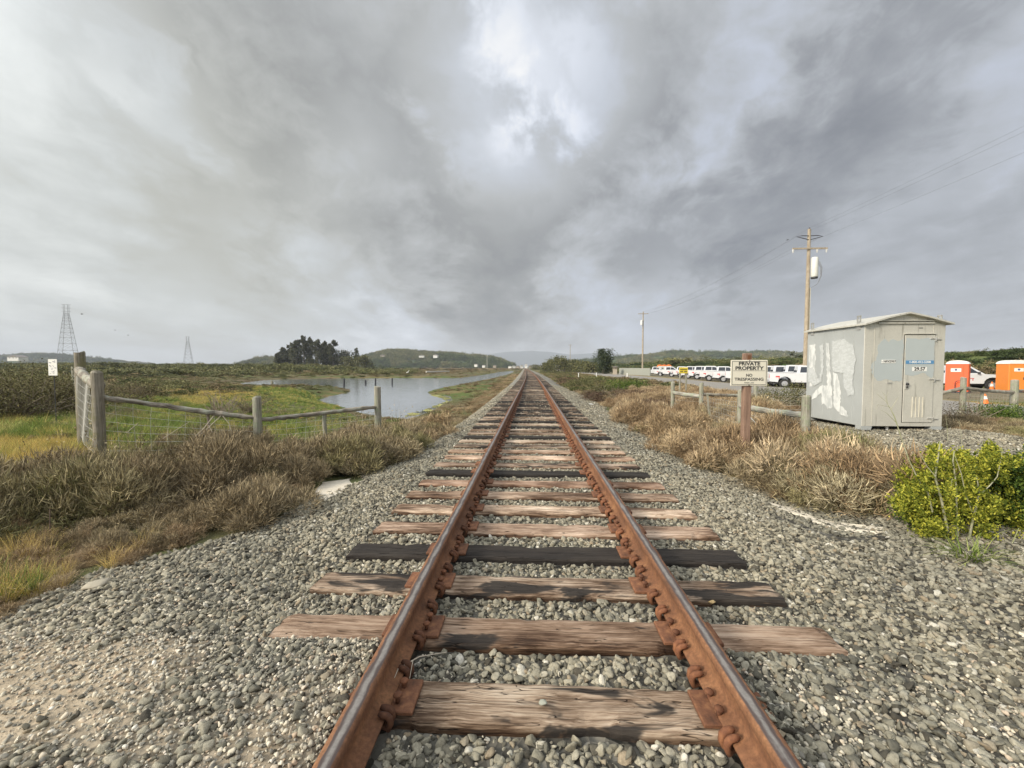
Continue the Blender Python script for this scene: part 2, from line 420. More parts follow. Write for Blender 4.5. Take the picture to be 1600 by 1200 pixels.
def poly_sd(x, y, P):
    """signed distance, positive inside"""
    P = np.asarray(P, float); n = len(P); x = np.asarray(x, float); y = np.asarray(y, float)
    d = np.full(x.shape, 1e18); ins = np.zeros(x.shape, bool)
    for i in range(n):
        ax, ay = P[i]; bx, by = P[(i + 1) % n]; ex, ey = bx - ax, by - ay
        t = np.clip(((x - ax) * ex + (y - ay) * ey) / (ex * ex + ey * ey + 1e-12), 0, 1)
        d = np.minimum(d, (x - ax - t * ex) ** 2 + (y - ay - t * ey) ** 2)
        c = ((ay > y) != (by > y)) & (x < (bx - ax) * (y - ay) / (by - ay + 1e-12) + ax); ins ^= c
    d = np.sqrt(d); return np.where(ins, d, -d)
def gpoly(pts, z): return [tuple(G(px, py, z)[:2]) for px, py in pts]
ZW = -1.0
POND = gpoly([(372, 599.5), (420, 593.5), (540, 591), (640, 590.5), (720, 590.5), (757, 585.5), (780, 581.5), (800, 579.5), (803, 581), (790, 586), (762, 592.5), (722, 600), (690, 606),
              (668, 612), (672, 617), (702, 619), (706, 625), (690, 633), (668, 645), (640, 655), (600, 652), (565, 645), (530, 634), (512, 630), (500, 626), (512, 620), (546, 613.5), (548, 608),
              (505, 606), (455, 604.5), (425, 604.5), (395, 604)], ZW)
PAD = gpoly([(1172, 668), (1180, 652), (1262, 637), (1482, 668), (1620, 688), (1700, 900), (1590, 960), (1480, 880), (1400, 858), (1372, 800), (1392, 765), (1330, 730), (1240, 700)], 0.0)
GRAV_L = lambda y: np.interp(y, [-5, 1.8, 2.4, 2.9, 3.3, 4.0, 4.8, 6, 8, 20, 60, 400], [-6, -3.9, -3.55, -3.45, -3.2, -2.8, -2.65, -2.5, -2.4, -2.5, -2.7, -2.9])
GRAV_R = lambda y: np.interp(y, [-5, 2, 3.3, 4.4, 5.4, 6.8, 11, 20, 60, 400], [12, 6, 4.2, 3.55, 3.0, 2.85, 2.75, 3.1, 3.3, 3.2])
def H(x, y):
    x = np.asarray(x, float); y = np.asarray(y, float); xr = x - cx(y)
    fl = np.interp(y, [2, 5, 7, 9, 16, 60], [-.14, -.16, -.25, -.40, -.74, -.72])
    fl = np.where((x < -7.5), lerp(fl, np.interp(y, [2, 9, 18, 60], [-.15, -.22, -.45, -.72]), ss(-7.5, -9.5, x)), fl)
    rat = -x / np.maximum(y, 1.0); rise = 2.3 * ss(85, 170, y) * ss(.30, .62, rat) + .5 * ss(.95, 1.15, rat) * ss(12, 24, y) * (x < 0)
    fl = fl + np.minimum(rise, 2.7)
    fr = np.interp(y, [2, 5, 14, 20, 60], [-.14, -.2, -.2, -.3, -.35])
    fr = lerp(fr, .03, ss(-.6, .5, poly_sd(x, y, PAD)))
    fr = lerp(fr, -.30, ss(9.5, 12.5, x) * ss(11, 14, y) * 1.0)
    fr = lerp(fr, -.30, ss(12.2, 13.4, x)) 
    bank = ss(37, 52, x) * 2.9 * (1 - ss(330, 420, y)) + 2.2 * ss(62, 120, x) * (1 - ss(330, 420, y))
    fld = np.where(xr < 0, fl, fr)
    nz = (fbm(x, y, 2.3, 4) - .5) * .16 + (fbm(x, y, 11, 3) - .5) * .25 * ss(14, 40, y)
    roadband = ss(12.2, 13.6, x) * (1 - ss(22.3, 23.5, x))
    nz = nz * (1 - roadband) * ss(2.2, 4.2, np.abs(xr))
    fld = fld + nz + bank * (1 + (fbm(x, y, 9, 3) - .5) * .35) * (1 - roadband)
    t = ss(1.7, 3.0, np.abs(xr)); edge_y = ss(2, 6, y)
    bz = -.045 + (1 - ss(2.0, 2.25, y)) * ss(.80, .90, np.abs(xr)) * .06
    z = lerp(bz, fld, lerp(ss(1.9, 4.2, np.abs(xr)), t, edge_y))
    z = z + (fbm(x, y, .5, 3) - .5) * .022
    s = poly_sd(x, y, POND) if np.ndim(x) else 0
    far = y > 10
    z = np.where(far & (s > 0), np.minimum(z, ZW - .04 - np.minimum(.6, s * .12)), z)
    z = np.where(far & (s <= 0) & (s > -4), lerp(ZW + .02, z, ss(0, 3.2, -s)), z)
    return z
def Hs(x, y): return float(H(np.array([x]), np.array([y]))[0])

def axis_steps(a, step, lim, grow):
    v = [0.0]
    while v[-1] < lim:
        v.append(v[-1] + (step if v[-1] < a else step + (v[-1] - a) * grow))
    return np.array(v)
sx = axis_steps(6, .09, 5200, .024)
xs = np.concatenate([-sx[:0:-1], sx]); ys = np.concatenate([-axis_steps(1, .4, 60, .2)[:0:-1], axis_steps(9, .09, 5200, .024)])
GX, GY = np.meshgrid(xs, ys); gx, gy = GX.ravel(), GY.ravel(); gz = H(gx, gy)
nx, ny = len(xs), len(ys)
ii = (np.arange(ny - 1)[:, None] * nx + np.arange(nx - 1)[None, :]).ravel()
gf = np.stack([ii, ii + 1, ii + nx + 1, ii + nx], 1)
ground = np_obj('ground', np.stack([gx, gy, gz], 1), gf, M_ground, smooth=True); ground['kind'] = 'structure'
def is_gravel(x, y):
    xr = x - cx(y); wob = (fbm(x, y, .6, 3) - .5) * .5
    return (xr > GRAV_L(y) + wob) & (xr < GRAV_R(y) + wob)
DIRT = gpoly([(-300, 1015), (40, 1000), (160, 1040), (250, 1090), (310, 1150), (320, 1260), (-300, 1260)], -.08)
SILT = [gpoly([(490, 770), (503, 752), (546, 746), (551, 757), (530, 774), (508, 787), (495, 783)], -.2), gpoly([(1200, 786), (1245, 796), (1280, 812), (1320, 820), (1388, 826), (1385, 834), (1345, 834), (1290, 824), (1250, 808), (1208, 794)], 0.0)]
def zone_color(x, y):
    n = fbm(x, y, 3.5, 4); n2 = fbm(x + 40, y - 9, 17, 3); n3 = fbm(x - 70, y + 31, 60, 3)
    c = np.empty(x.shape + (3,))
    brown = np.array([.135, .105, .062]); gold = np.array([.24, .20, .075]); green = np.array([.085, .125, .03]); olive = np.array([.10, .105, .045])
    t1 = ss(.42, .60, n)[..., None]; t2 = ss(.42, .58, n2)[..., None]
    c[:] = lerp(lerp(brown, olive, t1), lerp(gold * .8, green, t1), t2 * .6)
    farm = (ss(36, 46, x) * ss(20, 60, y))[..., None]; c = lerp(c, lerp(np.array([.06, .10, .028]), np.array([.13, .15, .05]), t1), farm)
    rb = (ss(12.2, 12.9, x) * (1 - ss(23, 24, x)))[..., None] * (y > 3)[..., None]
    c = lerp(c, lerp(np.array([.25, .22, .15]), np.array([.33, .23, .08]), t1), rb * .8)
    lot = (ss(22.5, 24, x) * (1 - ss(33, 36, x)) * ss(20, 26, y))[..., None]; c = lerp(c, np.array([.20, .17, .12]), lot * .8)
    g = is_gravel(x, y) | (poly_sd(x, y, PAD) > 0)
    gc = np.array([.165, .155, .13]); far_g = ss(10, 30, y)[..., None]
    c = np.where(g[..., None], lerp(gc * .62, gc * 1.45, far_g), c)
    dd = ss(-.4, .25, poly_sd(x, y, DIRT) + (fbm(x, y, .5, 3) - .5) * .9)[..., None]; c = lerp(c, np.array([.34, .28, .20]), dd)
    return c, g.astype(float) * (1 - dd[..., 0])
zc_, gg_ = zone_color(gx, gy)
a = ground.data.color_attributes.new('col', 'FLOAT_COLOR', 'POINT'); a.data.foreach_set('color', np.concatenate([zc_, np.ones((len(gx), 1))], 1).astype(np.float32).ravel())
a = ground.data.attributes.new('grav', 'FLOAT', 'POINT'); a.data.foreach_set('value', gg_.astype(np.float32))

# pond water: one flat sheet under the land
px0, px1 = min(p[0] for p in POND) - 6, max(p[0] for p in POND) + 3; py0, py1 = min(p[1] for p in POND) - 4, max(p[1] for p in POND) + 8
wb = MB(); wb.add([(px0, py0, ZW), (px1 + 1.5, py0, ZW), (px1 + 1.5, py1, ZW), (px0, py1, ZW)], [(0, 1, 2, 3)])
wt = wb.build('water', M_water); wt['kind'] = 'structure'
# algae on the water
def m_algae(t, b, o):
    tco = t.node('ShaderNodeTexCoord').outputs['Object']
    t.put(b.inputs['Base Color'], t.mix(t.noise(tco, 5, 4, .6), (.26, .27, .07), (.46, .43, .14))); b.inputs['Roughness'].default_value = .7
    t.put(b.inputs['Alpha'], t.smooth(t.noise(tco, .9, 6, .68), .43, .56))
M_algae = mat('pond_algae', m_algae)
def irregular(pts, z, name, m, th=.01, wob=.12, kind=None):
    P = []; n = len(pts)
    for i in range(n):
        a_, b_ = Vector(pts[i]), Vector(pts[(i + 1) % n]); L = (b_ - a_).length; k = max(2, int(L / (wob * 2)))
        for j in range(k):
            q = a_.lerp(b_, j / k); P.append((q.x + random.uniform(-wob, wob), q.y + random.uniform(-wob, wob)))
    mb = MB(); mb.prism(P, 'z', z, z + th); return mb.build(name, m)
al = irregular(gpoly([(672, 617), (690, 618), (706, 622), (707, 629), (692, 635), (676, 641), (652, 649), (634, 651), (640, 646), (660, 642), (684, 632), (698, 627), (690, 622)], ZW), ZW, 'algae', M_algae, .012, .12)
tag(al, kind='stuff', label='yellow algae floating at the near edge of the pond', cat='algae')

# road
ry = np.concatenate([np.arange(2, 60, 2), np.arange(60, 900, 15)]); rx = np.linspace(14.3, 21.6, 8)
X, Y = np.meshgrid(rx, ry); cxr = X - cx(Y) * 0; Z = np.full(X.shape, -.262)
m_, n_ = X.shape; ii = (np.arange(m_ - 1)[:, None] * n_ + np.arange(n_ - 1)[None, :]).ravel()
rd = np_obj('road', np.stack([X.ravel(), Y.ravel(), Z.ravel()], 1), np.stack([ii, ii + 1, ii + n_ + 1, ii + n_], 1), M_road); rd['kind'] = 'structure'

# ------------------------------------------------------------------ instanced stuff
PROTO = {}
def proto_collection(name, meshes):
    c = bpy.data.collections.new(name)
    for i, me in enumerate(meshes):
        o = bpy.data.objects.new('%s_%02d' % (name, i), me); c.objects.link(o)
    return c
def scatter(name, pts, rots, scls, idx, coll, label, cat):
    n = len(pts)
    me = bpy.data.meshes.new(name); me.vertices.add(n); me.vertices.foreach_set('co', np.asarray(pts, np.float32).ravel())
    a = me.attributes.new('rot', 'FLOAT_VECTOR', 'POINT'); a.data.foreach_set('vector', np.asarray(rots, np.float32).ravel())
    scls = np.asarray(scls, np.float32)
    if scls.ndim == 1: scls = np.repeat(scls[:, None], 3, 1)
    a = me.attributes.new('scl', 'FLOAT_VECTOR', 'POINT'); a.data.foreach_set('vector', scls.ravel())
    a = me.attributes.new('pick', 'INT', 'POINT'); a.data.foreach_set('value', np.asarray(idx, np.int32))
    o = bpy.data.objects.new(name, me); COL.objects.link(o)
    t = bpy.data.node_groups.new(name + '_nodes', 'GeometryNodeTree')
    t.interface.new_socket('Geometry', in_out='INPUT', socket_type='NodeSocketGeometry'); t.interface.new_socket('Geometry', in_out='OUTPUT', socket_type='NodeSocketGeometry')
    gi = t.nodes.new('NodeGroupInput'); go = t.nodes.new('NodeGroupOutput')
    ci = t.nodes.new('GeometryNodeCollectionInfo'); ci.inputs[0].default_value = coll; ci.inputs[1].default_value = True; ci.inputs[2].default_value = True
    ip = t.nodes.new('GeometryNodeInstanceOnPoints'); ip.inputs['Pick Instance'].default_value = True
    def na(nm, ty):
        k = t.nodes.new('GeometryNodeInputNamedAttribute'); k.data_type = ty; k.inputs[0].default_value = nm; return k.outputs[0]
    L = t.links.new
    L(gi.outputs[0], ip.inputs['Points']); L(ci.outputs[0], ip.inputs['Instance']); L(na('pick', 'INT'), ip.inputs['Instance Index'])
    L(na('rot', 'FLOAT_VECTOR'), ip.inputs['Rotation']); L(na('scl', 'FLOAT_VECTOR'), ip.inputs['Scale']); L(ip.outputs[0], go.inputs[0])
    md = o.modifiers.new('scatter', 'NODES'); md.node_group = t
    return tag(o, label, cat, kind='stuff')

# --- stone prototypes
def ico(sub):
    import bmesh
    bm = bmesh.new(); bmesh.ops.create_icosphere(bm, subdivisions=sub, radius=1)
    V = np.array([v.co[:] for v in bm.verts]); F = np.array([[v.index for v in f.verts] for f in bm.faces]); bm.free(); return V, F
ICO2, ICO1 = ico(2), ico(1)
def stone_mesh(i, m, cuts=11, sub=ICO2):
    V = sub[0].copy(); r = np.random.default_rng(100 + i)
    for k in range(cuts):
        n = r.normal(size=3); n /= np.linalg.norm(n); d = r.uniform(.34, .72)
        over = V @ n - d; V = V - np.where(over > 0, over, 0)[:, None] * n
    V *= np.array([1.0, r.uniform(.65, .95), r.uniform(.5, .8)]) ; V += r.normal(size=V.shape) * .008
    return np_mesh('stone', V, sub[1], [m])
stones = proto_collection('stone_proto', [stone_mesh(i, M_stone) for i in range(16)])
pebbles = proto_collection('pebble_proto', [stone_mesh(50 + i, M_cream, 6) for i in range(8)])

TIE_Y = [1.84 - .115 + .4915 * k for k in range(-1, 299)]; TIE_Y[0] = 1.17
TIE_L, TIE_W = 3.06, .232
def on_tie(x, y, margin=.0):
    k = np.round((y - (1.84 - .115)) / .4915); dy = np.abs(y - (1.84 - .115) - k * .4915)
    xr = np.abs(x - cx(y))
    hit = (dy < TIE_W / 2 + margin) & (xr < TIE_L / 2 + .01) & (k >= 0)
    return hit & ~((k == 0) & (xr > .86))
def on_rail(x, y):
    xr = np.abs(x - cx(y)); return (np.abs(xr - .7525) < .088)
def scatter_stones(name, x0, x1, y0, y1, dens, smin, smax, coll, label, cat, cond, n_proto, flat=.75, lift=.3):
    n = int((x1 - x0) * (y1 - y0) * dens)
    x = rng.uniform(x0, x1, n); y = rng.uniform(y0, y1, n)
    k = cond(x, y); x, y = x[k], y[k]; n = len(x)
    # drop what the camera cannot see
    rel = (x - CAM.x) * math.cos(YAW) + y * math.sin(YAW); fw = y * math.cos(YAW) - (x - CAM.x) * math.sin(YAW)
    k = (fw > 1.2) & (np.abs(rel) < fw * 1.42 + .5); x, y = x[k], y[k]; n = len(x)
    s = smin + (smax - smin) * rng.random(n) ** 2.0
    s = s * np.where(is_gravel(x, y) | (x > 3), 1, .8)
    z = H(x, y) + rng.uniform(-.6, 1.3, n) * s * lift
    rot = np.stack([rng.normal(0, .5, n), rng.normal(0, .5, n), rng.uniform(0, 6.28, n)], 1)
    return scatter(name, np.stack([x, y, z], 1), rot, s, rng.integers(0, n_proto, n), coll, label, cat)
def c_main(x, y):
    g = is_gravel(x, y) | (poly_sd(x, y, PAD) > 0)
    dd = poly_sd(x, y, DIRT) + (fbm(x, y, .5, 3) - .5) * .9
    for sp_ in SILT: g &= (poly_sd(x, y, np.array(sp_)) < rng.normal(.01, .035, len(x)))
    return g & ~on_tie(x, y, .012) & ~on_rail(x, y) & (rng.random(len(x)) > ss(-.45, .15, dd) * .985)
scatter_stones('ballast_stones', -6, 9.5, 1.0, 7.5, 2500, .013, .038, stones, 'grey crushed ballast stones filling the foreground between and beside the rails', 'ballast', c_main, 16)
scatter_stones('ballast_stones', -4, 12, 7.5, 14, 1050, .020, .040, stones, 'grey ballast stones of the middle stretch of track and round the metal shed', 'ballast', c_main, 16)
scatter_stones('ballast_stones', -4, 5, 14, 34, 420, .026, .052, stones, 'grey ballast stones along the farther stretch of track', 'ballast', lambda x, y: is_gravel(x, y) & ~on_tie(x, y) & ~on_rail(x, y), 16)
def c_cream(x, y):
    xr = x - cx(y); g = is_gravel(x, y) & ~on_rail(x, y) & ~on_tie(x, y)
    sd_ = poly_sd(x, y, DIRT); band = ss(-1.3, -.2, sd_) * (1 - ss(-.1, .35, sd_) * .72)
    near = ss(2.7, 1.8, y) * ss(.84, .95, np.abs(xr)) * .9
    n = ss(.36, .58, fbm(x, y, .7, 3))
    p = np.clip(near * (.35 + .65 * n) + band * .75, 0, 1)
    return g & (rng.random(len(x)) < p)
scatter_stones('gravel_pebbles', -6, 5, 1.0, 4.2, 4200, .005, .015, pebbles, 'small cream and tan pebbles strewn beside the near ends of the rails', 'gravel', c_cream, 8, lift=.6)

# ------------------------------------------------------------------ track
def rail_profile():
    half = [(.070, .0), (.070, .010), (.030, .022), (.012, .034), (.0085, .05), (.0085, .108), (.014, .118), (.034, .128), (.0365, .136), (.0365, .155), (.033, .163), (.024, .1675), (.010, .169)]
    return half + [(-x, z) for x, z in half[::-1]]
def make_rail(side):
    prof = rail_profile(); n = len(prof)
    yy = np.concatenate([np.arange(-.5, 30, .5), np.arange(30, 120, 2), np.arange(120, 900, 15)])
    V = []; across = []; head = []
    for y in yy:
        c = float(cx(y)) + side * .7525; dx = (random.random() - .5) * .002
        for (x, z) in prof: V.append((c + x + dx, y, .0205 + z)); across.append(x / .0365 * (1 if side < 0 else -1)); head.append(1.0 if z > .11 else 0.0)
    F = []
    for i in range(len(yy) - 1):
        for k in range(n):
            k2 = (k + 1) % n; F.append((i * n + k, (i + 1) * n + k, (i + 1) * n + k2, i * n + k2))
    o = np_obj('rail', V, np.array(F), M_rail)
    a_ = o.data.attributes.new('across', 'FLOAT', 'POINT'); a_.data.foreach_set('value', np.array(across, np.float32))
    a_ = o.data.attributes.new('head', 'FLOAT', 'POINT'); a_.data.foreach_set('value', np.array(head, np.float32))
    return o
def clip_mb(side, y0, mb, x0=0.0):
    # bent spring bar that grips the foot of the rail and passes beneath it
    s = -side
    for dy, rr in ((-.018, .0135), (.016, .0155)):
        mb.tube([(x0 + s * .046, y0 + dy, .058), (x0 + s * .064, y0 + dy, .050), (x0 + s * .080, y0 + dy, .046), (x0 + s * .091, y0 + dy, .034), (x0 + s * .094, y0 + dy, .012), (x0 + s * .086, y0 + dy, -.008),
                 (x0 + s * .06, y0, -.012), (x0 - s * .06, y0, -.012), (x0 - s * .086, y0, .0), (x0 - s * .088, y0, .03), (x0 - s * .062, y0, .046)], [.008, rr, rr, rr * 1.05, rr, rr, .012, .012, .012, .012, .009], 8)
rails = []
for side, lab in ((-1, 'rusty steel rail on the left of the track, its inner side in shade'), (1, 'rusty steel rail on the right of the track, its inner side bright orange')):
    r_ = make_rail(side); tag(r_, lab, 'rail', 'rails of the track'); rails.append(r_)
    mb = MB(); clip_mb(side, 0, mb); proto = None; cnt = 0; rest = MB()
    ypos = []
    for k, ty in enumerate(TIE_Y[:110]):
        for s in (-1, 1): ypos.append(ty + s * (.145 + random.uniform(-.012, .02)))
    for j, y0 in enumerate(ypos):
        if j < 99:
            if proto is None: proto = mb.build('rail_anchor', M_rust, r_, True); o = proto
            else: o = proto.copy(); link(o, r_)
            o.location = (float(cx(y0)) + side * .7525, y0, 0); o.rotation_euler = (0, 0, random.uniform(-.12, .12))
            v = random.uniform(.75, 1.15) if side > 0 else random.uniform(.45, .8); o.color = (v, v, v, 1)  # left rail's clips tinted darker, its shade put into the colour
        else: rest.box((float(cx(y0)) + side * (.7525 - .078), y0, .035), (.04, .04, .05))
    ro = rest.build('rail_anchor', M_rust, r_); ro['kind'] = 'stuff'

def tie_mesh(i):
    r = np.random.default_rng(300 + i); n = 64; xs_ = np.linspace(-TIE_L / 2, TIE_L / 2, n)
    hw = TIE_W / 2
    prof = [(-hw, -.15), (-hw - .001, -.07), (-hw, -.018), (-hw + .006, -.005), (-hw + .03, 0), (-.03, .001), (.01, -.003), (.05, 0), (hw - .03, 0), (hw - .006, -.005), (hw, -.018), (hw + .001, -.07), (hw, -.15)]
    k = len(prof); V = []
    drift = np.cumsum(r.normal(0, .0012, n)); drift -= np.linspace(0, drift[-1], n)
    bite = r.uniform(-1.4, 1.4, 3); bs = r.uniform(.03, .10, 3); bd = r.uniform(.004, .022, 3); sgn = r.choice([-1, 1], 3)
    for a_, x in enumerate(xs_):
        for b_, (y, z) in enumerate(prof):
            yy = y + drift[a_] + r.normal(0, .0012); zz = z + r.normal(0, .0013)
            for q in range(3):
                if np.sign(y) == sgn[q] and abs(y) > .06:
                    e = math.exp(-((x - bite[q]) / bs[q]) ** 2); yy -= sgn[q] * bd[q] * e; zz -= bd[q] * .5 * e if z > -.03 else 0
            xx = x
            if a_ in (0, n - 1): xx += r.normal(0, .007) + .10 * (0) ; zz -= .006 if z > -.02 else 0
            V.append((xx, yy, zz))
    F = [(a_ * k + b_, a_ * k + b_ + 1, (a_ + 1) * k + b_ + 1, (a_ + 1) * k + b_) for a_ in range(n - 1) for b_ in range(k - 1)]
    V = np.array(V); 
    me = bpy.data.meshes.new('sleeper')
    me.from_pydata([tuple(v) for v in V], [], [tuple(f) for f in F] + [tuple(range(k - 1, -1, -1)), tuple((n - 1) * k + b_ for b_ in range(k))])
    me.materials.append(M_tie); me.update(); return me
TM = [tie_mesh(i) for i in range(10)]
TINT = {1: ((.84, .77, .70), .30, 'weathered brown sleeper nearest the camera, split and scorched at its right'),
        2: ((.72, .61, .54), .22, 'second nearest wooden sleeper, reddish brown with dark left end'),
        3: ((.90, .83, .77), .36, 'third nearest sleeper, pale wood with black burn marks right of the right rail'),
        4: ((.7, .66, .62), .80, 'black charred sleeper, fourth from the camera, pale streak at its left end'),
        5: ((1.04, .91, .84), .05, 'pinkish tan sleeper just beyond the fourth, charred one'),
        6: ((1.55, 1.45, 1.36), 0, 'palest bleached sleeper, sixth from the camera, split lengthways'),
        7: ((1.0, .88, .80), .03, 'light brown sleeper, seventh from the camera, between the bleached one and the eighth'),
        8: ((.95, .78, .70), .03, 'reddish brown sleeper, eighth from the camera, in front of the second black one'),
        9: ((.5, .5, .5), 1.0, 'solid black sleeper, ninth from the camera'),
        10: ((1.0, .9, .84), .30, 'brown sleeper with dark right end, just beyond the solid black ninth one'),
        11: ((1.35, 1.18, 1.08), .0, 'pale brown sleeper, eleventh from the camera'),
        12: ((1.38, 1.22, 1.12), .0, 'pale tan sleeper, twelfth from the camera')}
ORDN = 'thirteenth fourteenth fifteenth sixteenth seventeenth eighteenth nineteenth twentieth twenty-first twenty-second twenty-third twenty-fourth twenty-fifth twenty-sixth'.split()
for q_, (nm_, vv_, aa_, cl_) in enumerate(zip(ORDN, [.8, 1.3, .5, 1.0, 1.15, .7, 1.0, .55, .9, 1.0, .6, .9, .75, .7], [.3, 0, 1.0, .1, 0, .6, .2, .9, .3, .1, .8, .3, .4, .5], ['grey brown', 'pale', 'nearly black', 'brown', 'light brown', 'dark brown', 'mottled brown', 'blackened', 'dull brown', 'brown', 'blackened', 'dull brown', 'dark brown', 'dark brown'])):
    TINT[13 + q_] = ((vv_, vv_ * .95, vv_ * .90), aa_, cl_ + ' weathered sleeper, ' + nm_ + ' from the camera along the track')
GEN_LAB = 'weathered wooden sleeper in the long run of track beyond the twenty-sixth sleeper'
pm = MB(); pm.cham((0, 0, .0100), (.31, .185, .0196), .004)
sm_ = MB()
sm_.box((0, 0, .012), (.017, .017, .026)); sm_.tube([(0, 0, .022), (0, 0, .030), (0, 0, .038), (0, 0, .041)], [.012, .021, .016, .004], 8)
tie_proto = None; plate0 = spike0 = None
for k in range(1, 300):
    ty = TIE_Y[k]; me = TM[(k * 7) % 10]
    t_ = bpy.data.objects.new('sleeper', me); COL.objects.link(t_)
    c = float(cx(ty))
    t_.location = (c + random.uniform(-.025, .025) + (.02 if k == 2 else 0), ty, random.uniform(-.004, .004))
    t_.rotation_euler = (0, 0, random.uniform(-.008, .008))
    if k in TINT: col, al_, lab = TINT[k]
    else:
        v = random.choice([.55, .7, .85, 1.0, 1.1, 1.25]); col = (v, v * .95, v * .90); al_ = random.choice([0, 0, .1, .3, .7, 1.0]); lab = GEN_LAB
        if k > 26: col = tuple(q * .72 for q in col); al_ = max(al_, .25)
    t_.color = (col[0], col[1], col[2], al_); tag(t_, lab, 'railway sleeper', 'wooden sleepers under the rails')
    if k <= 44:
        for side in (-1, 1):
            if plate0 is None: p_ = plate0 = pm.build('tie_plate', M_rust, t_)
            else: p_ = plate0.copy(); link(p_, t_)
            # mirrored by turning half round so that the shoulder stays on the inside
            p_.location = (side * .7525, 0, 0); p_.rotation_euler = (0, 0, 0 if side > 0 else math.pi)
            v = random.uniform(.8, 1.15); p_.color = (v, v * 1.08, v * 1.15, 1)
            for (sx_, sy_) in ((-.079, -.042), (-.079, .048), (.079, .04)):
                if spike0 is None: s_ = spike0 = sm_.build('spike', M_rust, p_, True)
                else: s_ = spike0.copy(); link(s_, p_)
                s_.location = (sx_, sy_ + random.uniform(-.008, .008), .016 + random.uniform(0, .008)); v = random.uniform(.6, 1.1); s_.color = (v, v, v, 1)
mb = MB()
y = TIE_Y[-1] + .5
while y < 860: mb.box((float(cx(y)), y, -.08), (TIE_L, TIE_W, .16)); y += .4915
o = mb.build('sleepers', M_tie); o.color = (.75, .7, .65, .3); tag(o, 'unbroken run of distant sleepers near the horizon', 'railway sleepers', kind='stuff')

# single stones and sticks that stand out
def single_stone(seed, loc, s, c, label, nm='rock', zs=1):
    m = plain(nm + '_surface', c, .85, 0, .25, 4, .3)
    me = stone_mesh(seed, m); o = bpy.data.objects.new(nm, me); COL.objects.link(o); o.location = loc; o.scale = (s, s, s * zs); o.rotation_euler = (.2, .1, seed)
    return tag(o, label, 'stone')
def gl(px, py, z=None, dz=0):
    z0 = -.1 if z is None else z
    for _ in range(6):
        p = G(px, py, z0)
        if z is not None: break
        z0 = Hs(p.x, p.y)
    return Vector((p.x, p.y, z0 + dz))
single_stone(3, G(850, 1098, .02), .026, (.32, .33, .27), 'grey green stone lying on the nearest sleeper', 'stone')
single_stone(4, gl(1112, 941, -.02), .038, (.50, .36, .17), 'ochre stone beside the black burn of the third sleeper', 'stone')
single_stone(5, gl(154, 916, None, .02), .105, (.38, .34, .26), 'large pale rock at the left edge of the gravel', 'rock', .6)
single_stone(6, gl(132, 757, None, .12), .08, (.60, .47, .38), 'pink rock in the scrub left of the corner post', 'rock', .7)
single_stone(8, gl(1010, 672, None, .02), .12, (.48, .40, .30), 'tan rock on the ballast shoulder beside the golden scrub', 'rock', .7)
sb = MB(); a0 = W(612, 1065, 1.75)
def zfix(p, z): return Vector((p.x, p.y, z))
P0 = G(612, 1070, .03); P1 = G(622, 1045, .05); P2 = G(655, 1026, .05); P3 = G(698, 1019, .02); P4 = G(640, 1060, .04)
sb.tube([P0, P1, P2, P3], [.0015, .0028, .0028, .0018], 5); sb.tube([P2.lerp(P1, .3), P4], [.002, .001], 5)
tag(sb.build('twig', M_twig_pale), 'bare forked twig lying against the foot of the left rail', 'twig')
# pale silt strips
M_silt = plain('pale_silt', (.62, .56, .45), .9, 0, .22, 12, .4)
for pts, lab in (([(492, 768), (505, 754), (545, 748), (549, 757), (530, 772), (508, 784), (496, 780)], 'pale patch of silt between the left scrub and the ballast'),
                 ([(1198, 784), (1240, 794), (1275, 812), (1320, 820), (1388, 826), (1385, 834), (1345, 834), (1290, 824), (1245, 806), (1205, 793)], 'long pale strip of silt below the golden scrub on the right')):
    gp = [gl(*p) for p in pts]; P = []
    for i in range(len(gp)):
        a_, b_ = gp[i], gp[(i + 1) % len(gp)]
        for j in range(4): q = a_.lerp(b_, j / 4); P.append(Vector((q.x + random.uniform(-.03, .03), q.y + random.uniform(-.03, .03), 0)))
    cen = sum(P, Vector()) / len(P)
    vs = [(p.x, p.y, Hs(p.x, p.y) + .012) for p in P] + [(cen.x, cen.y, Hs(cen.x, cen.y) + .04)]
    vs = []
    N = len(P)
    rings = 5
    for r_i in range(rings):
        for p in P:
            q = p.lerp(cen, r_i / rings * .95); vs.append((q.x, q.y, Hs(q.x, q.y) + (.004 if r_i == 0 else .016 + random.uniform(-.004, .004))))
    vs.append((cen.x, cen.y, Hs(cen.x, cen.y) + .016))
    fs = [(r_i * N + i, r_i * N + (i + 1) % N, (r_i + 1) * N + (i + 1) % N, (r_i + 1) * N + i) for r_i in range(rings - 1) for i in range(N)]
    fs += [((rings - 1) * N + i, (rings - 1) * N + (i + 1) % N, rings * N) for i in range(N)]
    mb = MB(); mb.add(vs, fs); o = mb.build('silt', M_silt, None, True); tag(o, lab, 'silt', kind='stuff')
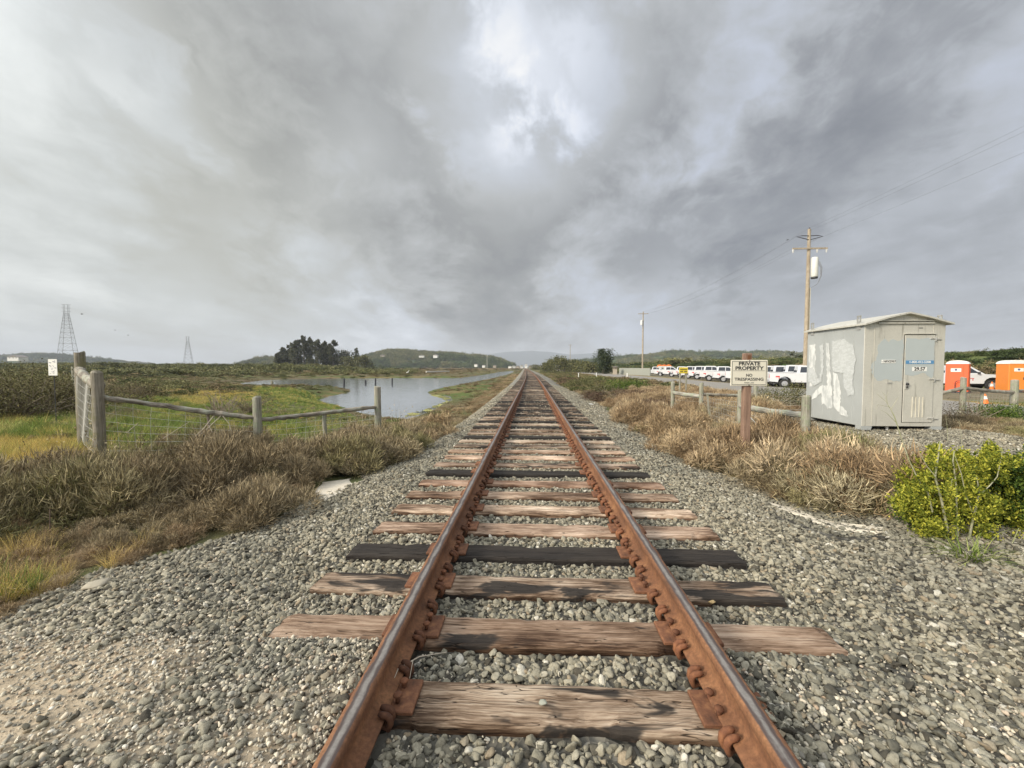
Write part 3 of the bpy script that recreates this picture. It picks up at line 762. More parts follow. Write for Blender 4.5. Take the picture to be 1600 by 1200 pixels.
#@@PART2
# ------------------------------------------------------------------ metal shed
def m_galv(t, b, o):
    tco = t.node('ShaderNodeTexCoord').outputs['Object']
    v = t.node('ShaderNodeTexVoronoi'); t.put(v.inputs['Vector'], tco); v.inputs['Scale'].default_value = 60
    sp = t.node('ShaderNodeSeparateColor'); t.l.new(v.outputs['Color'], sp.inputs[0])
    big = t.noise(tco, 1.6, 5, .6); st = t.noise(t.mapping(tco, scale=(9, 9, .8)), 1.5, 5, .6)
    c = t.mix(big, (.50, .49, .43), (.66, .635, .555)); c = t.mix(1.0, c, t.ramp(sp.outputs[0], [(0, .95), (1, 1.04)]), 'MULTIPLY')
    c = t.mix(t.smooth(st, .55, .75), c, (.30, .285, .235))
    t.put(b.inputs['Base Color'], c); b.inputs['Metallic'].default_value = .25; t.put(b.inputs['Roughness'], t.math('MULTIPLY_ADD', big, .2, .45))
M_galv = mat('galvanised_sunlit', m_galv)  # warm sunlight on the front is mixed into this panel colour
M_galv_skylit = plain('galvanised_skylit', (.47, .49, .475), .5, .25, .12, 2.2)  # same sheet metal, coloured cooler for sky light on the long wall
M_bluepaint = plain('grey_blue_touch_up_paint', (.45, .49, .485), .55, .1, .06, 3)
def m_wpaint(t, b, o):
    tco = t.node('ShaderNodeTexCoord').outputs['Object']
    n = t.noise(t.mapping(tco, scale=(2, 2, .7)), 3.5, 5, .6, .4)
    c = t.mix(t.smooth(n, .38, .62), (.49, .51, .495), (.71, .72, .69))
    t.put(b.inputs['Base Color'], c); b.inputs['Roughness'].default_value = .6
M_wpaint = mat('white_cover_paint', m_wpaint)
M_sidepaint = mat('thin_cover_paint', lambda t, b, o: (t.put(b.inputs['Base Color'], t.mix(t.smooth(t.noise(t.mapping(t.node('ShaderNodeTexCoord').outputs['Object'], scale=(1, 2, 4)), 5, 5, .6, .8), .42, .62), (.48, .50, .485), (.56, .58, .57))), setattr(b.inputs['Roughness'], 'default_value', .6)))
M_white = plain('white_label', (.78, .77, .72), .6, 0, .05)
M_ivory = plain('ivory_sign', (.72, .68, .56), .5, 0, .06, 9)
M_black = plain('black_ink', (.03, .03, .03), .6, 0, .1)
M_blue = plain('blue_label', (.10, .26, .46), .5, 0, .08)
M_dark = plain('dark_gap', (.015, .015, .015), .8)
M_steel = plain('bright_steel', (.55, .54, .50), .35, .6, .1)

def text_mesh(name, s, size, mat_, parent, loc, rot, align='CENTER', bold=0, ext=.0015, sx_=1.0, width=None):
    cu = bpy.data.curves.new(name, 'FONT'); cu.body = s; cu.size = size; cu.align_x = align; cu.align_y = 'CENTER'; cu.extrude = ext; cu.offset = bold; cu.resolution_u = 3
    tmp = bpy.data.objects.new('tmp_text', cu); me = bpy.data.meshes.new_from_object(tmp); bpy.data.objects.remove(tmp); bpy.data.curves.remove(cu)
    me.name = name; me.materials.clear(); me.materials.append(mat_)
    o = bpy.data.objects.new(name, me); link(o, parent); o.location = loc; o.rotation_euler = rot
    if width: xs__ = [v.co.x for v in me.vertices]; sx_ = width / (max(xs__) - min(xs__))
    o.scale = (sx_, 1, 1); return o

SX, SY = 7.42, 9.66; SW, SL, SH = 1.74, 1.92, 2.335; SZ = .125
shed = empty('equipment_shed', (SX + SW / 2, SY + SL / 2, SZ), 0, 'silver metal trackside shed with a grey door, raised on short feet on the gravel', 'metal shed')
hw, hl = SW / 2, SL / 2
mb = MB(); mb.cham((0, 0, SH / 2), (SW, SL, SH), .006)
for i, f in enumerate(mb.f): pass
body = mb.build('wall', [M_galv, M_galv_skylit], shed)
for p in body.data.polygons:
    if p.normal.x < -.8: p.material_index = 1
# corner folds, panel seams on the front and long wall
mb = MB()
mb.box((-hw + .19 + .03, -hl - .003, SH / 2), (.008, .006, SH - .03)); mb.box((hw - .26, -hl - .003, SH - .13), (.006, .006, .2))
body2 = mb.build('seam', M_galv, shed)
mb = MB()
for k in range(1, 6): mb.box((-hw - .002, -hl + k * SL / 6, SH / 2), (.004, .014, SH - .04))
mb.build('panel_rib', M_galv_skylit, shed)
# roof: shallow gable, ridge along the long side, with overhang
rz0, rz1, ov = SH + .0, SH + .235, .075
mb = MB()
prof = [(-hw - ov, rz0 - .015), (-hw * .5, rz0 + .135), (0, rz1), (hw * .5, rz0 + .135), (hw + ov, rz0 - .015)]
th = .035
poly = prof + [(x, z - th) for x, z in prof[::-1]]
mb.prism(poly, 'y', -hl - .12, hl + .06); roof = mb.build('roof', M_galv, shed)
mb = MB(); gp = [(-hw + .0, rz0 + .001), (-hw * .5, rz0 + .098), (0, rz1 - .038), (hw * .5, rz0 + .098), (hw, rz0 + .001)]
mb.prism(gp, 'y', -hl + .002, hl - .01); mb.build('gable', M_galv, shed)
mb = MB(); mb.box((0, -hl - .035, rz0 + .045), (1.16, .07, .012)); mb.box((0, -hl - .02, rz0 - .004), (1.2, .04, .03)); mb.build('drip_ledge', M_galv, roof)
for (x, y) in ((-hw - .012, -hl + .16), (-hw - .012, hl - .2), (hw + .012, -hl + .16)):
    mb = MB(); s = .055
    ring = [(math.cos(a_ * math.pi / 6) * .026, .155 + math.sin(a_ * math.pi / 6) * .03) for a_ in range(12)]
    # lug plate with an eye: four bars round a hole
    mb.box((x, y, SH - .04), (.018, .11, .19)); mb.box((x, y - .04, SH + .11), (.018, .03, .12)); mb.box((x, y + .04, SH + .11), (.018, .03, .12)); mb.box((x, y, SH + .175), (.018, .11, .03))
    mb.build('lifting_lug', M_steel, shed)
for (x, y) in ((-hw + .11, -hl + .09), (hw - .11, -hl + .09), (-hw + .11, hl - .09), (hw - .11, hl - .09)):
    mb = MB(); mb.prism([(x - .12, 0.0), (x + .12, 0.0), (x + .09, -.085), (x - .12, -.085)], 'y', y - .092, y + .08); mb.build('foot', M_galv_skylit, shed)
mb = MB(); mb.box((0, 0, -.03), (SW - .3, SL - .3, .05)); mb.build('underframe', M_dark, shed)
mb = MB(); mb.tube([(-.22, -hl + .12, .0), (-.22, -hl + .12, -.10)], .03, 8); mb.build('conduit', M_white, shed)
# door
dx0, dx1, dz0, dz1 = -.02 + .02, .64, .095, 2.06
door = MB(); door.cham(((dx0 + dx1) / 2, -hl - .008, (dz0 + dz1) / 2), (dx1 - dx0, .016, dz1 - dz0), .004)
door = door.build('door', M_galv, shed)
mb = MB(); g_ = .012
mb.box((dx0 - g_ / 2, -hl - .002, (dz0 + dz1) / 2), (g_, .004, dz1 - dz0 + .01)); mb.box((dx1 + g_ / 2, -hl - .002, (dz0 + dz1) / 2), (g_ * .6, .004, dz1 - dz0)); mb.box(((dx0 + dx1) / 2, -hl - .0021, dz1 + g_ / 2), (dx1 - dx0 + .03, .004, g_)); mb.box(((dx0 + dx1) / 2, -hl - .002, dz0 - g_ / 3), (dx1 - dx0, .004, g_ * .6))
mb.build('door_gap', M_dark, shed)
mb = MB(); mb.box(((dx0 + dx1) / 2, -hl - .016, dz1 + .03), (dx1 - dx0 + .03, .03, .012)); mb.build('drip_rail', M_galv, shed)
for z in (1.98, 1.07, .19):
    mb = MB(); mb.cham((dx1 - .055, -hl - .025, z), (.11, .018, .022), .004); mb.cham((dx1 + .075, -hl - .012, z + .004 - .02), (.12, .02, .026), .004); mb.tube([(dx1 + .006, -hl - .026, z - .05), (dx1 + .006, -hl - .026, z + .03)], .013, 8)
    mb.build('hinge', M_steel, door)
mb = MB(); mb.cham((dx0 + .055, -hl - .022, .93), (.062, .016, .17), .004); hd = mb.build('lock_plate', M_steel, door)
mb = MB(); mb.tube([(dx0 + .055, -hl - .03, .96), (dx0 + .055, -hl - .065, .96)], [.026, .026], 12); mb.tube([(dx0 + .06, -hl - .05, .895), (dx0 + .06, -hl - .03, .895)], .018, 10); mb.build('lock', M_iron, hd)
mb = MB()
for i in range(4):
    x = .20 + i * .075; mb.box((x, -hl - .0205, .44), (.010, .009, .46))
mb.build('vent_rib', plain('cream_rib', (.66, .62, .50), .5), door)
mb = MB(); mb.box((-.30, -hl - .006, .985), (.10, .012, .034)); mb.build('latch', M_steel, shed)
mb = MB(); mb.box((.335, -hl - .002, 2.22), (.08, .006, .028)); mb.build('small_plate', plain('tin_plate', (.22, .22, .2), .5), shed)
pl = MB(); pl.box((-.335, -hl - .004, 1.47), (.30, .008, .075)); pl = pl.build('number_plate', M_white, shed)
text_mesh('lettering', '- NPX2957', .066, M_black, pl, (-.335, -hl - .009, 1.47), (math.pi / 2, 0, 0), bold=.0015)
pl = MB(); pl.box((.325, -hl - .019, 1.455), (.60, .006, .078)); pl = pl.build('phone_label', M_blue, door)
text_mesh('lettering', '1-800-412-5200', .072, M_white, pl, (.325, -hl - .0235, 1.455), (math.pi / 2, 0, 0), bold=.0012)
pl = MB(); pl.box((.325, -hl - .019, 1.30), (.31, .006, .095)); pl = pl.build('number_plate', M_white, door)
text_mesh('lettering', '29.57', .105, M_black, pl, (.325, -hl - .0235, 1.30), (math.pi / 2, 0, 0), bold=.003)
# repaint patches: thin irregular coats on the walls
def coat(name, pts, plane, off, m, parent, wob=.02, lift=.0012):
    P = []
    for i in range(len(pts)):
        a_, b_ = pts[i], pts[(i + 1) % len(pts)]; L = math.hypot(b_[0] - a_[0], b_[1] - a_[1]); k = max(2, int(L / .05))
        for j in range(k):
            f = j / k; P.append((a_[0] + (b_[0] - a_[0]) * f + random.uniform(-wob, wob), a_[1] + (b_[1] - a_[1]) * f + random.uniform(-wob, wob)))
    mb = MB(); mb.prism(P, plane, off, off - lift if True else off); return mb.build(name, m, parent)
coat('paint_patch', [(-.68, 1.22), (-.56, 1.04), (-.36, 1.06), (-.16, 1.02), (-.025, 1.02), (-.025, 1.98), (-.14, 1.93), (-.24, 1.98), (-.36, 1.92), (-.44, 2.0), (-.56, 1.83), (-.60, 1.5), (-.72, 1.42)], 'y', -hl - .0005, M_bluepaint, shed)
coat('paint_patch', [(dx0 + .01, 1.18), (.2, 1.15), (.4, 1.22), (.6, 1.1), (dx1 - .01, 1.16), (dx1 - .01, 1.93), (.5, 2.0), (.3, 1.97), (dx0 + .01, 2.0)], 'y', -hl - .0165, M_bluepaint, door, .012)
# white streaks over the long wall  (u = distance back from the front corner, z)
side = [[(1.86, 1.92), (1.62, 1.96), (1.56, 1.55), (1.62, 1.1), (1.50, .95), (1.68, .82), (1.78, .80), (1.76, 1.15), (1.82, 1.5)],
        [(1.20, 1.95), (1.10, 1.95), (1.02, 1.2), (.95, .85), (.93, .30), (1.08, .28), (1.22, .40), (1.30, .38), (1.30, .72), (1.48, .55), (1.72, .48), (1.55, .72), (1.28, .88), (1.12, .86)],
        [(.92, 1.22), (.76, 1.16), (.66, .85), (.64, .40), (.44, .28), (.40, .16), (.66, .20), (.86, .36)],
        [(1.86, 1.30), (1.70, 1.34), (1.55, 1.2), (1.40, 1.0), (1.36, 1.3), (1.42, 1.9), (1.30, 1.98), (1.26, 1.3), (1.34, .95), (1.6, .85), (1.84, .95)],
        [(1.0, 1.98), (.62, 2.02), (.30, 1.86), (.22, 1.5), (.30, 1.0), (.22, .72), (.42, .66), (.55, .9), (.60, 1.2), (.95, 1.22)]]
for i, s_ in enumerate(side):
    pts = [(-hl + u, z) for u, z in s_]
    coat('paint_streak', pts, 'x', -hw - .0045 - .0016 * i, M_wpaint if i < 3 else M_sidepaint, shed, .022)

# ------------------------------------------------------------------ no trespassing sign
d_ = 6.5
sp = W(1164, 700, d_); sxw, syw = sp.x, sp.y; sg = Hs(sxw, syw)
sgn = empty('warning_sign', (sxw, syw, sg), YAW + R(-1), 'ivory no trespassing sign on a red brown square post in the golden scrub', 'sign')
ztop = W(1167, 552, d_).z - sg; zb0 = W(1167, 603, d_ - .06).z - sg; zb1 = W(1167, 562.5, d_ - .06).z - sg
mb = MB(); mb.cham((0, 0, (ztop - .3) / 2 - .0), (.108, .10, ztop + .3), .006); mb.build('post', M_signpost, sgn)
bw = .575; bh = zb1 - zb0; bz = (zb0 + zb1) / 2; bx = .0
mb = MB(); mb.cham((bx, -.064, bz), (bw, .012, bh), .006); brd = mb.build('board', M_ivory, sgn)
mb = MB(); e = .022; y_ = -.0712
for (x, z, w2, h2) in ((bx, bz + bh / 2 - e, bw - 2 * e, .006), (bx, bz - bh / 2 + e, bw - 2 * e, .006), (bx - bw / 2 + e, bz, .006, bh - 2 * e), (bx + bw / 2 - e, bz, .006, bh - 2 * e), (bx, bz + .035, bw * .86, .004)):
    mb.box((x, y_, z), (w2, .002, h2))
mb.build('border', M_black, brd)
for s_, z, size, wd_ in (('PRIVATE', bz + .143, .077, .33), ('PROPERTY', bz + .073, .077, .44), ('NO', bz - .038, .064, .095), ('TRESPASSING', bz - .100, .064, .45), ('NWP L RR', bz - .155, .026, .15)):
    text_mesh('lettering', s_, size, M_black, brd, (bx, y_, z), (math.pi / 2, 0, 0), bold=.0022 if size > .07 else (.0008 if size > .05 else 0), width=wd_)
mb = MB(); mb.box((0, -.0735, bz + bh / 2 - .012), (.014, .006, .014)); mb.box((0, -.0735, bz - bh / 2 + .014), (.014, .006, .014)); mb.build('bolt', M_iron, brd)
mb = MB(); mb.box((.0, -.058, ztop - .07), (.045, .006, .08)); mb.build('cap_plate', plain('rust_plate', (.16, .07, .03), .8), sgn)

# yellow sign on two posts
d_ = 21.0; p = W(1067, 600, d_); zg = Hs(p.x, p.y)
ys_ = empty('warning_sign', (p.x, p.y, zg), YAW, 'small yellow sign on two wooden posts beside the far road', 'sign')
z1 = W(1067, 574, d_).z - zg; z0 = W(1067, 583.5, d_).z - zg
mb = MB(); mb.cham((0, -.05, (z0 + z1) / 2), (.44, .02, z1 - z0), .01); yb = mb.build('board', plain('yellow_sign', (.72, .56, .05), .5), ys_)
mb = MB(); zc2 = (z0 + z1) / 2
for k, zz in enumerate((zc2 + .05, zc2 - .06)):
    for j in range(7): 
        if (k, j) in ((1, 3),): continue
        mb.box((-.15 + j * .05, -.062, zz), (.032, .004, .06))
mb.build('lettering', M_black, yb)
for x in (-.16, .16): mb = MB(); mb.cham((x, 0, z1 / 2 - .15), (.07, .07, z1 + .22), .01); mb.build('post', M_post, ys_)

# ------------------------------------------------------------------ fences
def post_mb(h, r, lean=(0, 0), n=14):
    mb = MB(); pts = []; rs = []
    for i in range(7):
        f = i / 6; pts.append((lean[0] * f + random.uniform(-.004, .004), lean[1] * f + random.uniform(-.004, .004), -.35 + (h + .35) * f)); rs.append(r * (1.04 - .06 * f + random.uniform(-.015, .015)))
    mb.tube(pts + [(lean[0], lean[1], h + .006)], rs + [r * .9], n); return mb
def add_post(par, x, y, top, r, m=None, lean=(0, 0), name='post'):
    zg = Hs(x, y); o = post_mb(top - zg, r, lean).build(name, m or M_post, par, False); o.location = (x - par.location.x, y - par.location.y, zg - par.location.z); return o
def add_log(par, a_, b_, r, m, rough=.006, name='rail', split=False):
    a_, b_ = Vector(a_), Vector(b_); L = (b_ - a_).length; n = max(6, int(L / .10)); mb = MB(); sag = L * .006
    pts = []; rs = []
    for i in range(n + 1):
        f = i / n; q = Vector((L * f - L / 2, random.uniform(-rough, rough), random.uniform(-rough, rough) - sag * math.sin(math.pi * f))); pts.append(q); rs.append(r * (1 + random.uniform(-.08, .08)) * (.82 if split and random.random() < .25 else 1))
    mb.tube(pts, rs, 10); o = mb.build(name, m, par)
    if split:
        for v in o.data.vertices:
            if v.co.z > r * .35: v.co.z = r * .35 + random.uniform(-.012, .014) + (v.co.z - r * .35) * .35
    mid = (a_ + b_) / 2; o.location = mid - par.location
    o.rotation_mode = 'QUATERNION'; dirv = (b_ - a_).normalized(); o.rotation_quaternion = dirv.to_track_quat('X', 'Z'); return o
def add_wire(par, pa, pb, za0, za1, zb0, zb1, rows, step, r=.0026, m=None, broken=0, skew=0, graded=True):
    """woven wire between two posts: za0/za1 bottom and top at a, zb0/zb1 at b"""
    mb = MB(); pa, pb = Vector(pa), Vector(pb); L = (pb - pa).length; n = max(3, int(L / .5)); org = par.location
    def pt(f, g):
        z = (za0 + (za1 - za0) * g) * (1 - f) + (zb0 + (zb1 - zb0) * g) * f
        q = pa.lerp(pb, f); w_ = math.sin(f * 9 + g * 4) * .012
        return Vector((q.x + w_, q.y + w_, z + math.sin(f * 14 + g * 3) * .008 - .02 * math.sin(math.pi * f))) - org
    for k in range(rows + 1):
        g = k / rows; g = g ** .85 if graded else g
        mb.tube([pt(i / n, g) for i in range(n + 1)], r, 3, False)
    c = int(L / step)
    for j in range(1, c):
        if random.random() < broken: continue
        f = j / c; mb.tube([pt(min(1, f + skew * .02 + random.uniform(-.003, .003)), g / 4) for g in range(5)], r * .85, 3, False)
    return mb.build('wire_mesh', m or M_wire, par)

# left fence: wing running to the track, corner post, long side going away
P1, P2, P3 = W(156, 700, 6.2), W(403, 690, 7.3), W(591, 690, 8.8)
fl = empty('wire_fence', (P1.x, P1.y, 0), 0, 'weathered post and wire fence with split log rails crossing the left side of the view', 'fence')
add_post(fl, P1.x, P1.y, 1.376, .074, M_post_old); add_post(fl, P2.x, P2.y, .925, .072); add_post(fl, P3.x, P3.y, 1.04, .070)
add_log(fl, (P1.x, P1.y + .02, W(166, 619, 6.2).z), (P2.x, P2.y, W(398, 653, 7.3).z), .046, M_split, .012, 'rail', True)
add_log(fl, (P2.x, P2.y, W(410, 656, 7.3).z), (P3.x, P3.y, W(586, 634.5, 8.8).z), .046, M_split, .010, 'rail', True)
S_ = (P2.lerp(P3, .52)); 
o = add_post(fl, S_.x, S_.y, W(501, 646, 8).z, .04, M_post, (-.03, 0), 'stake')
S2 = P1.lerp(P2, .64); add_post(fl, S2.x, S2.y + .05, W(311, 645, 6.9).z, .022, M_twig, (.0, 0), 'stake')
add_wire(fl, P1, P2, -.02, W(166, 617, 6.2).z, -.05, W(398, 655, 7.3).z, 7, .19, .0028)
add_wire(fl, P2, P3, -.12, W(410, 658, 7.3).z, -.2, W(586, 637, 8.8).z, 6, .16, .0028)
PC = W(130, 690, 8.3)
add_post(fl, PC.x, PC.y, W(130, 551, 8.3).z, .086, M_post_old)
add_log(fl, (PC.x + .05, PC.y - .08, W(138, 578, 8.1).z), (P1.x - .02, P1.y + .05, W(150, 603, 6.25).z), .072, M_split, .014, 'brace')
prev = PC; pts_ = [(126.5, 559, 9.8), (122.5, 566, 12), (118.5, 569, 15), (115.5, 571, 19), (113.5, 572, 24)]
add_wire(fl, P1 + Vector((-.09, 0, 0)), PC + Vector((-.09, 0, 0)), .12, 1.15, .1, 1.36, 7, .16, .0032)
zt0 = 1.36
for (px, py, dd) in pts_:
    q = W(px, py, dd); zt = min(q.z, 1.5); add_post(fl, q.x, q.y, zt, .07, M_post, (random.uniform(-.03, .03), 0)); add_wire(fl, prev, q, .0, zt0 - .05, -.1, zt - .06, 6, .17, .0038); prev = q; zt0 = zt
# right fence
Q = [W(1258, 690, 6.8), W(1155.5, 680, 8.8), W(1095, 640, 12.2), W(1051, 620, 13.4), W(1180, 630, 12.6)]
fr_ = empty('wire_fence', (Q[0].x, Q[0].y, 0), 0, 'pale green post and rail fence with wire mesh behind the no trespassing sign', 'fence')
tops = [W(1258, 620, 6.8).z, W(1155.5, 610, 8.8).z, W(1095, 599, 12.2).z, W(1051, 597.5, 13.4).z, W(1180, 600, 12.6).z]
for q, zt, rr in zip(Q, tops, (.069, .062, .062, .062, .062)): add_post(fr_, q.x, q.y, zt, rr)
def zl(px, py, d): q = W(px, py, d); return q.z
add_log(fr_, (Q[0].x, Q[0].y, zl(1250, 649, 6.8)), (Q[1].x, Q[1].y, zl(1158, 635, 8.8)), .056, M_railwood)
add_log(fr_, (Q[3].x, Q[3].y, zl(1053, 613.5, 13.4)), (Q[2].x, Q[2].y, zl(1090, 619, 12.2)), .062, M_railwood)
add_log(fr_, (Q[2].x, Q[2].y, zl(1098, 616, 12.2)), (Q[4].x, Q[4].y, zl(1180, 618, 12.6)), .05, M_split)
add_wire(fr_, Q[0], Q[1], -.15, zl(1250, 651, 6.8), -.2, zl(1158, 637, 8.8), 6, .17, .003)
add_wire(fr_, Q[1], Q[2], -.2, zl(1153, 628, 8.8), -.25, zl(1098, 619, 12.2), 7, .15, .0036)
add_wire(fr_, Q[2], Q[3], -.25, zl(1092, 622, 12.2), -.25, zl(1053, 618, 13.4), 6, .16, .0036)
for (px0, py0, px1, py1, dd) in ((1105, 615, 1112, 640, 10.9), (1206, 648, 1199, 672, 7.7)):
    a_, b_ = W(px0, py0, dd), W(px1, py1, dd); b_.z = min(b_.z, Hs(b_.x, b_.y)); mb = MB(); mb.box((0, 0, 0), (.055, .03, (a_ - b_).length), M=(a_ - b_).to_track_quat('Z', 'Y').to_matrix()); o = mb.build('stake', M_post, fr_); o.location = (a_ + b_) / 2 - fr_.location
a_, b_ = W(1172, 652, 8.4), W(1193, 673, 7.6); mb = MB(); mb.tube([a_ - fr_.location, b_ - fr_.location], .012, 5); mb.build('loose_wire', M_wire, fr_)
# back fence along the road
B = [W(1180, 630, 12.6), W(1262, 630, 13.0), W(1400, 640, 13.4), W(1503, 650, 13.7), W(1583, 645, 14.5), W(1660, 650, 15.5)]
fb_ = empty('wire_fence', (B[3].x, B[3].y, 0), 0, 'grey post and rail fence between the metal shed and the orange toilets', 'fence')
for i in (3, 4, 5): add_post(fb_, B[i].x, B[i].y, [0, 0, 0, W(1503, 590.5, 13.7).z, W(1583, 594.5, 14.5).z, 1.0][i], [0, 0, 0, .08, .105, .09][i], M_post)
add_post(fb_, B[2].x, B[2].y, .95, .08, M_post)
add_log(fb_, (B[2].x, B[2].y, zl(1400, 628, 13.4)), (B[3].x, B[3].y, zl(1503, 606.5, 13.7)), .06, M_split)
add_log(fb_, (B[3].x, B[3].y - .05, zl(1503, 606.5, 13.7)), (B[4].x, B[4].y, zl(1583, 613, 14.5)), .06, M_split)
add_log(fb_, (B[4].x, B[4].y, zl(1583, 611, 14.5)), (B[5].x, B[5].y, zl(1660, 600, 15.5)), .03, M_post)
a_ = W(1533, 610, 14); add_post(fb_, a_.x, a_.y, a_.z, .045, M_post, (.04, 0), 'stake')
add_wire(fb_, B[3], B[4], -.1, zl(1503, 612, 13.7), -.1, zl(1583, 618, 14.5), 5, .2, .003)
add_wire(fr_, B[0], B[1], -.2, zl(1180, 617, 12.6), -.2, zl(1262, 620, 13), 5, .3, .004)

# paper notice in front of the left bush
q = W(84, 574, 11.3); zg = Hs(q.x, q.y)
ns = empty('notice', (q.x, q.y, zg), YAW + R(-6), 'small white paper notice with grey marks in front of the dark bush', 'sign')
mb = MB(); mb.cham((0, 0, (q.z - zg) / 2 - .1), (.016, .016, q.z - zg + .2), .003); mb.build('stake', M_iron, ns)
mb = MB(); mb.cham((0, -.022, q.z - zg), (.28, .008, .45), .003); nb = mb.build('board', M_white, ns)
mb = MB(); r_ = random.Random(3)
for k in range(22):
    mb.box((r_.uniform(-.10, .09), -.0272, q.z - zg + r_.uniform(-.18, .18)), (r_.uniform(.02, .07), .002, r_.uniform(.006, .016)), M=Matrix.Rotation(r_.uniform(-.8, .8), 3, 'Y'))
mb.build('faded_print', plain('grey_ink', (.25, .25, .3), .7), nb)

# ------------------------------------------------------------------ vegetation prototypes
def blades(seed, n, rad, h, wd, spread=.5, curve=.3, seg=3, taper=True, flop=0):
    r = np.random.default_rng(seed); V = []; F = []
    for i in range(n):
        a_ = r.uniform(0, 6.283); d = math.sqrt(r.random()) * rad; bx_, by_ = math.cos(a_) * d, math.sin(a_) * d
        a2 = a_ + r.normal(0, .8); ln = h * r.uniform(.5, 1.15); sl = spread * r.uniform(.1, 1) + d / rad * spread * .6; k0 = len(V)
        px_, py_, pz_ = bx_ * .6, by_ * .6, 0.0; dirx, diry = math.cos(a2), math.sin(a2); wx, wy = -diry, dirx
        ang = sl * .5
        for s in range(seg + 1):
            ww = wd * (1 - (s / seg) * .8 if taper else 1) * .5
            V.append((px_ - wx * ww, py_ - wy * ww, pz_)); V.append((px_ + wx * ww, py_ + wy * ww, pz_))
            ang += curve * r.uniform(.4, 1.4) / seg + r.normal(0, .12 + flop); px_ += dirx * math.sin(ang) * ln / seg; py_ += diry * math.sin(ang) * ln / seg; pz_ += math.cos(ang) * ln / seg
            dj = r.normal(0, .25); dirx, diry = dirx * math.cos(dj) - diry * math.sin(dj), dirx * math.sin(dj) + diry * math.cos(dj)
        for s in range(seg): F.append((k0 + 2 * s, k0 + 2 * s + 1, k0 + 2 * s + 3, k0 + 2 * s + 2))
    return np.array(V), np.array(F)
def leaves(r, P, size, up=.3, asp=.5, jit=.4):
    """one folded leaf quad per point"""
    n = len(P); a_ = r.normal(size=(n, 3)); a_[:, 2] += up; a_ /= np.linalg.norm(a_, axis=1)[:, None]
    b_ = np.cross(a_, r.normal(size=(n, 3))); b_ /= np.linalg.norm(b_, axis=1)[:, None]
    s = size * (1 + r.uniform(-jit, jit, n))[:, None]; nn = np.cross(a_, b_)
    V = np.empty((n, 4, 3)); V[:, 0] = P; V[:, 1] = P + a_ * s * .5 + b_ * s * asp * .5 + nn * s * .1; V[:, 2] = P + a_ * s; V[:, 3] = P + a_ * s * .5 - b_ * s * asp * .5 + nn * s * .1
    F = np.arange(n * 4).reshape(n, 4); return V.reshape(-1, 3), F
def merge(parts):
    V = []; F = []; k = 0
    for v, f in parts: V.append(v); F.append(f + k); k += len(v)
    return np.concatenate(V), np.concatenate(F)
def twiggy(seed, h, rad, n_stem, n_leaf, leaf, wd=.004, spread=.9):
    """low bush: fine stems that fan out and many small leaves/tips along them"""
    r = np.random.default_rng(seed); V, F = blades(seed, n_stem, rad * .5, h * 1.05, wd, spread, .5, 4)
    mid = V.reshape(n_stem, 5, 2, 3).mean(2); si = r.integers(0, n_stem, n_leaf); t_ = 1.2 + 2.8 * r.random(n_leaf) ** .7
    i0 = np.minimum(t_.astype(int), 3); f = (t_ - i0)[:, None]; P = mid[si, i0] * (1 - f) + mid[si, i0 + 1] * f + r.normal(0, rad * .06, (n_leaf, 3)); P[:, 2] = np.abs(P[:, 2])
    return merge([(V, F), leaves(r, P, leaf, .6, .3)])
M_greybrown = rand_mat('grey_brown_scrub', [(0, (.13, .105, .065)), (.25, (.25, .20, .12)), (.5, (.35, .29, .185)), (.70, (.28, .25, .13)), (.85, (.20, .195, .085)), (1, (.43, .37, .25))], .9, .35, 9, patch=.55, patch_scale=.9, isl=True)
M_golden = rand_mat('golden_brown_scrub', [(0, (.22, .15, .085)), (.3, (.32, .235, .14)), (.6, (.40, .31, .19)), (.82, (.47, .375, .245)), (1, (.31, .28, .15))], .9, .35, 9, patch=.6, patch_scale=.8, isl=True)
M_grass_y = rand_mat('yellow_grass', [(0, (.38, .33, .09)), (.35, (.56, .44, .13)), (.6, (.66, .50, .21)), (.8, (.42, .41, .10)), (1, (.72, .57, .29))], .85, .3, 6, .25, patch=.5, patch_scale=1.1, isl=True)
M_grass_g = rand_mat('green_grass', [(0, (.10, .15, .035)), (.45, (.19, .26, .06)), (.75, (.30, .36, .10)), (1, (.46, .46, .18))], .8, .3, 6, .25, patch=.5, patch_scale=.9, isl=True)
M_olive = rand_mat('olive_scrub', [(0, (.06, .068, .03)), (.4, (.12, .13, .05)), (.7, (.18, .18, .075)), (1, (.24, .22, .11))], .9, .4, 7, patch=.5, patch_scale=.15, isl=True)
M_marsh = rand_mat('brown_marsh_scrub', [(0, (.11, .085, .05)), (.35, (.20, .155, .085)), (.65, (.29, .225, .125)), (.85, (.19, .19, .08)), (1, (.36, .29, .18))], .9, .35, 7, patch=.55, patch_scale=.12, isl=True)
M_dkgreen = rand_mat('dark_green_scrub', [(0, (.03, .045, .018)), (.5, (.07, .10, .032)), (1, (.15, .18, .065))], .85, .4, 7, patch=.4, patch_scale=.1, isl=True)
metas = []; PAL = {}
def reg(key, meshes): PAL[key] = (len(metas), len(meshes)); metas.extend(meshes)
def NM(VF, m): return np_mesh('clump', VF[0], VF[1], [m])
reg('grey', [NM(twiggy(400 + i, .42, .30, 260, 900, .017, .0035, 1.0), M_greybrown) for i in range(5)])
reg('gold', [NM(twiggy(420 + i, .40, .30, 280, 1000, .019, .0035, .9), M_golden) for i in range(5)])
reg('yel', [NM(blades(440 + i, 110, .16, .38, .006, .5, .6), M_grass_y) for i in range(4)])
reg('grn', [NM(blades(450 + i, 110, .15, .34, .008, .6, .7), M_grass_g) for i in range(4)])
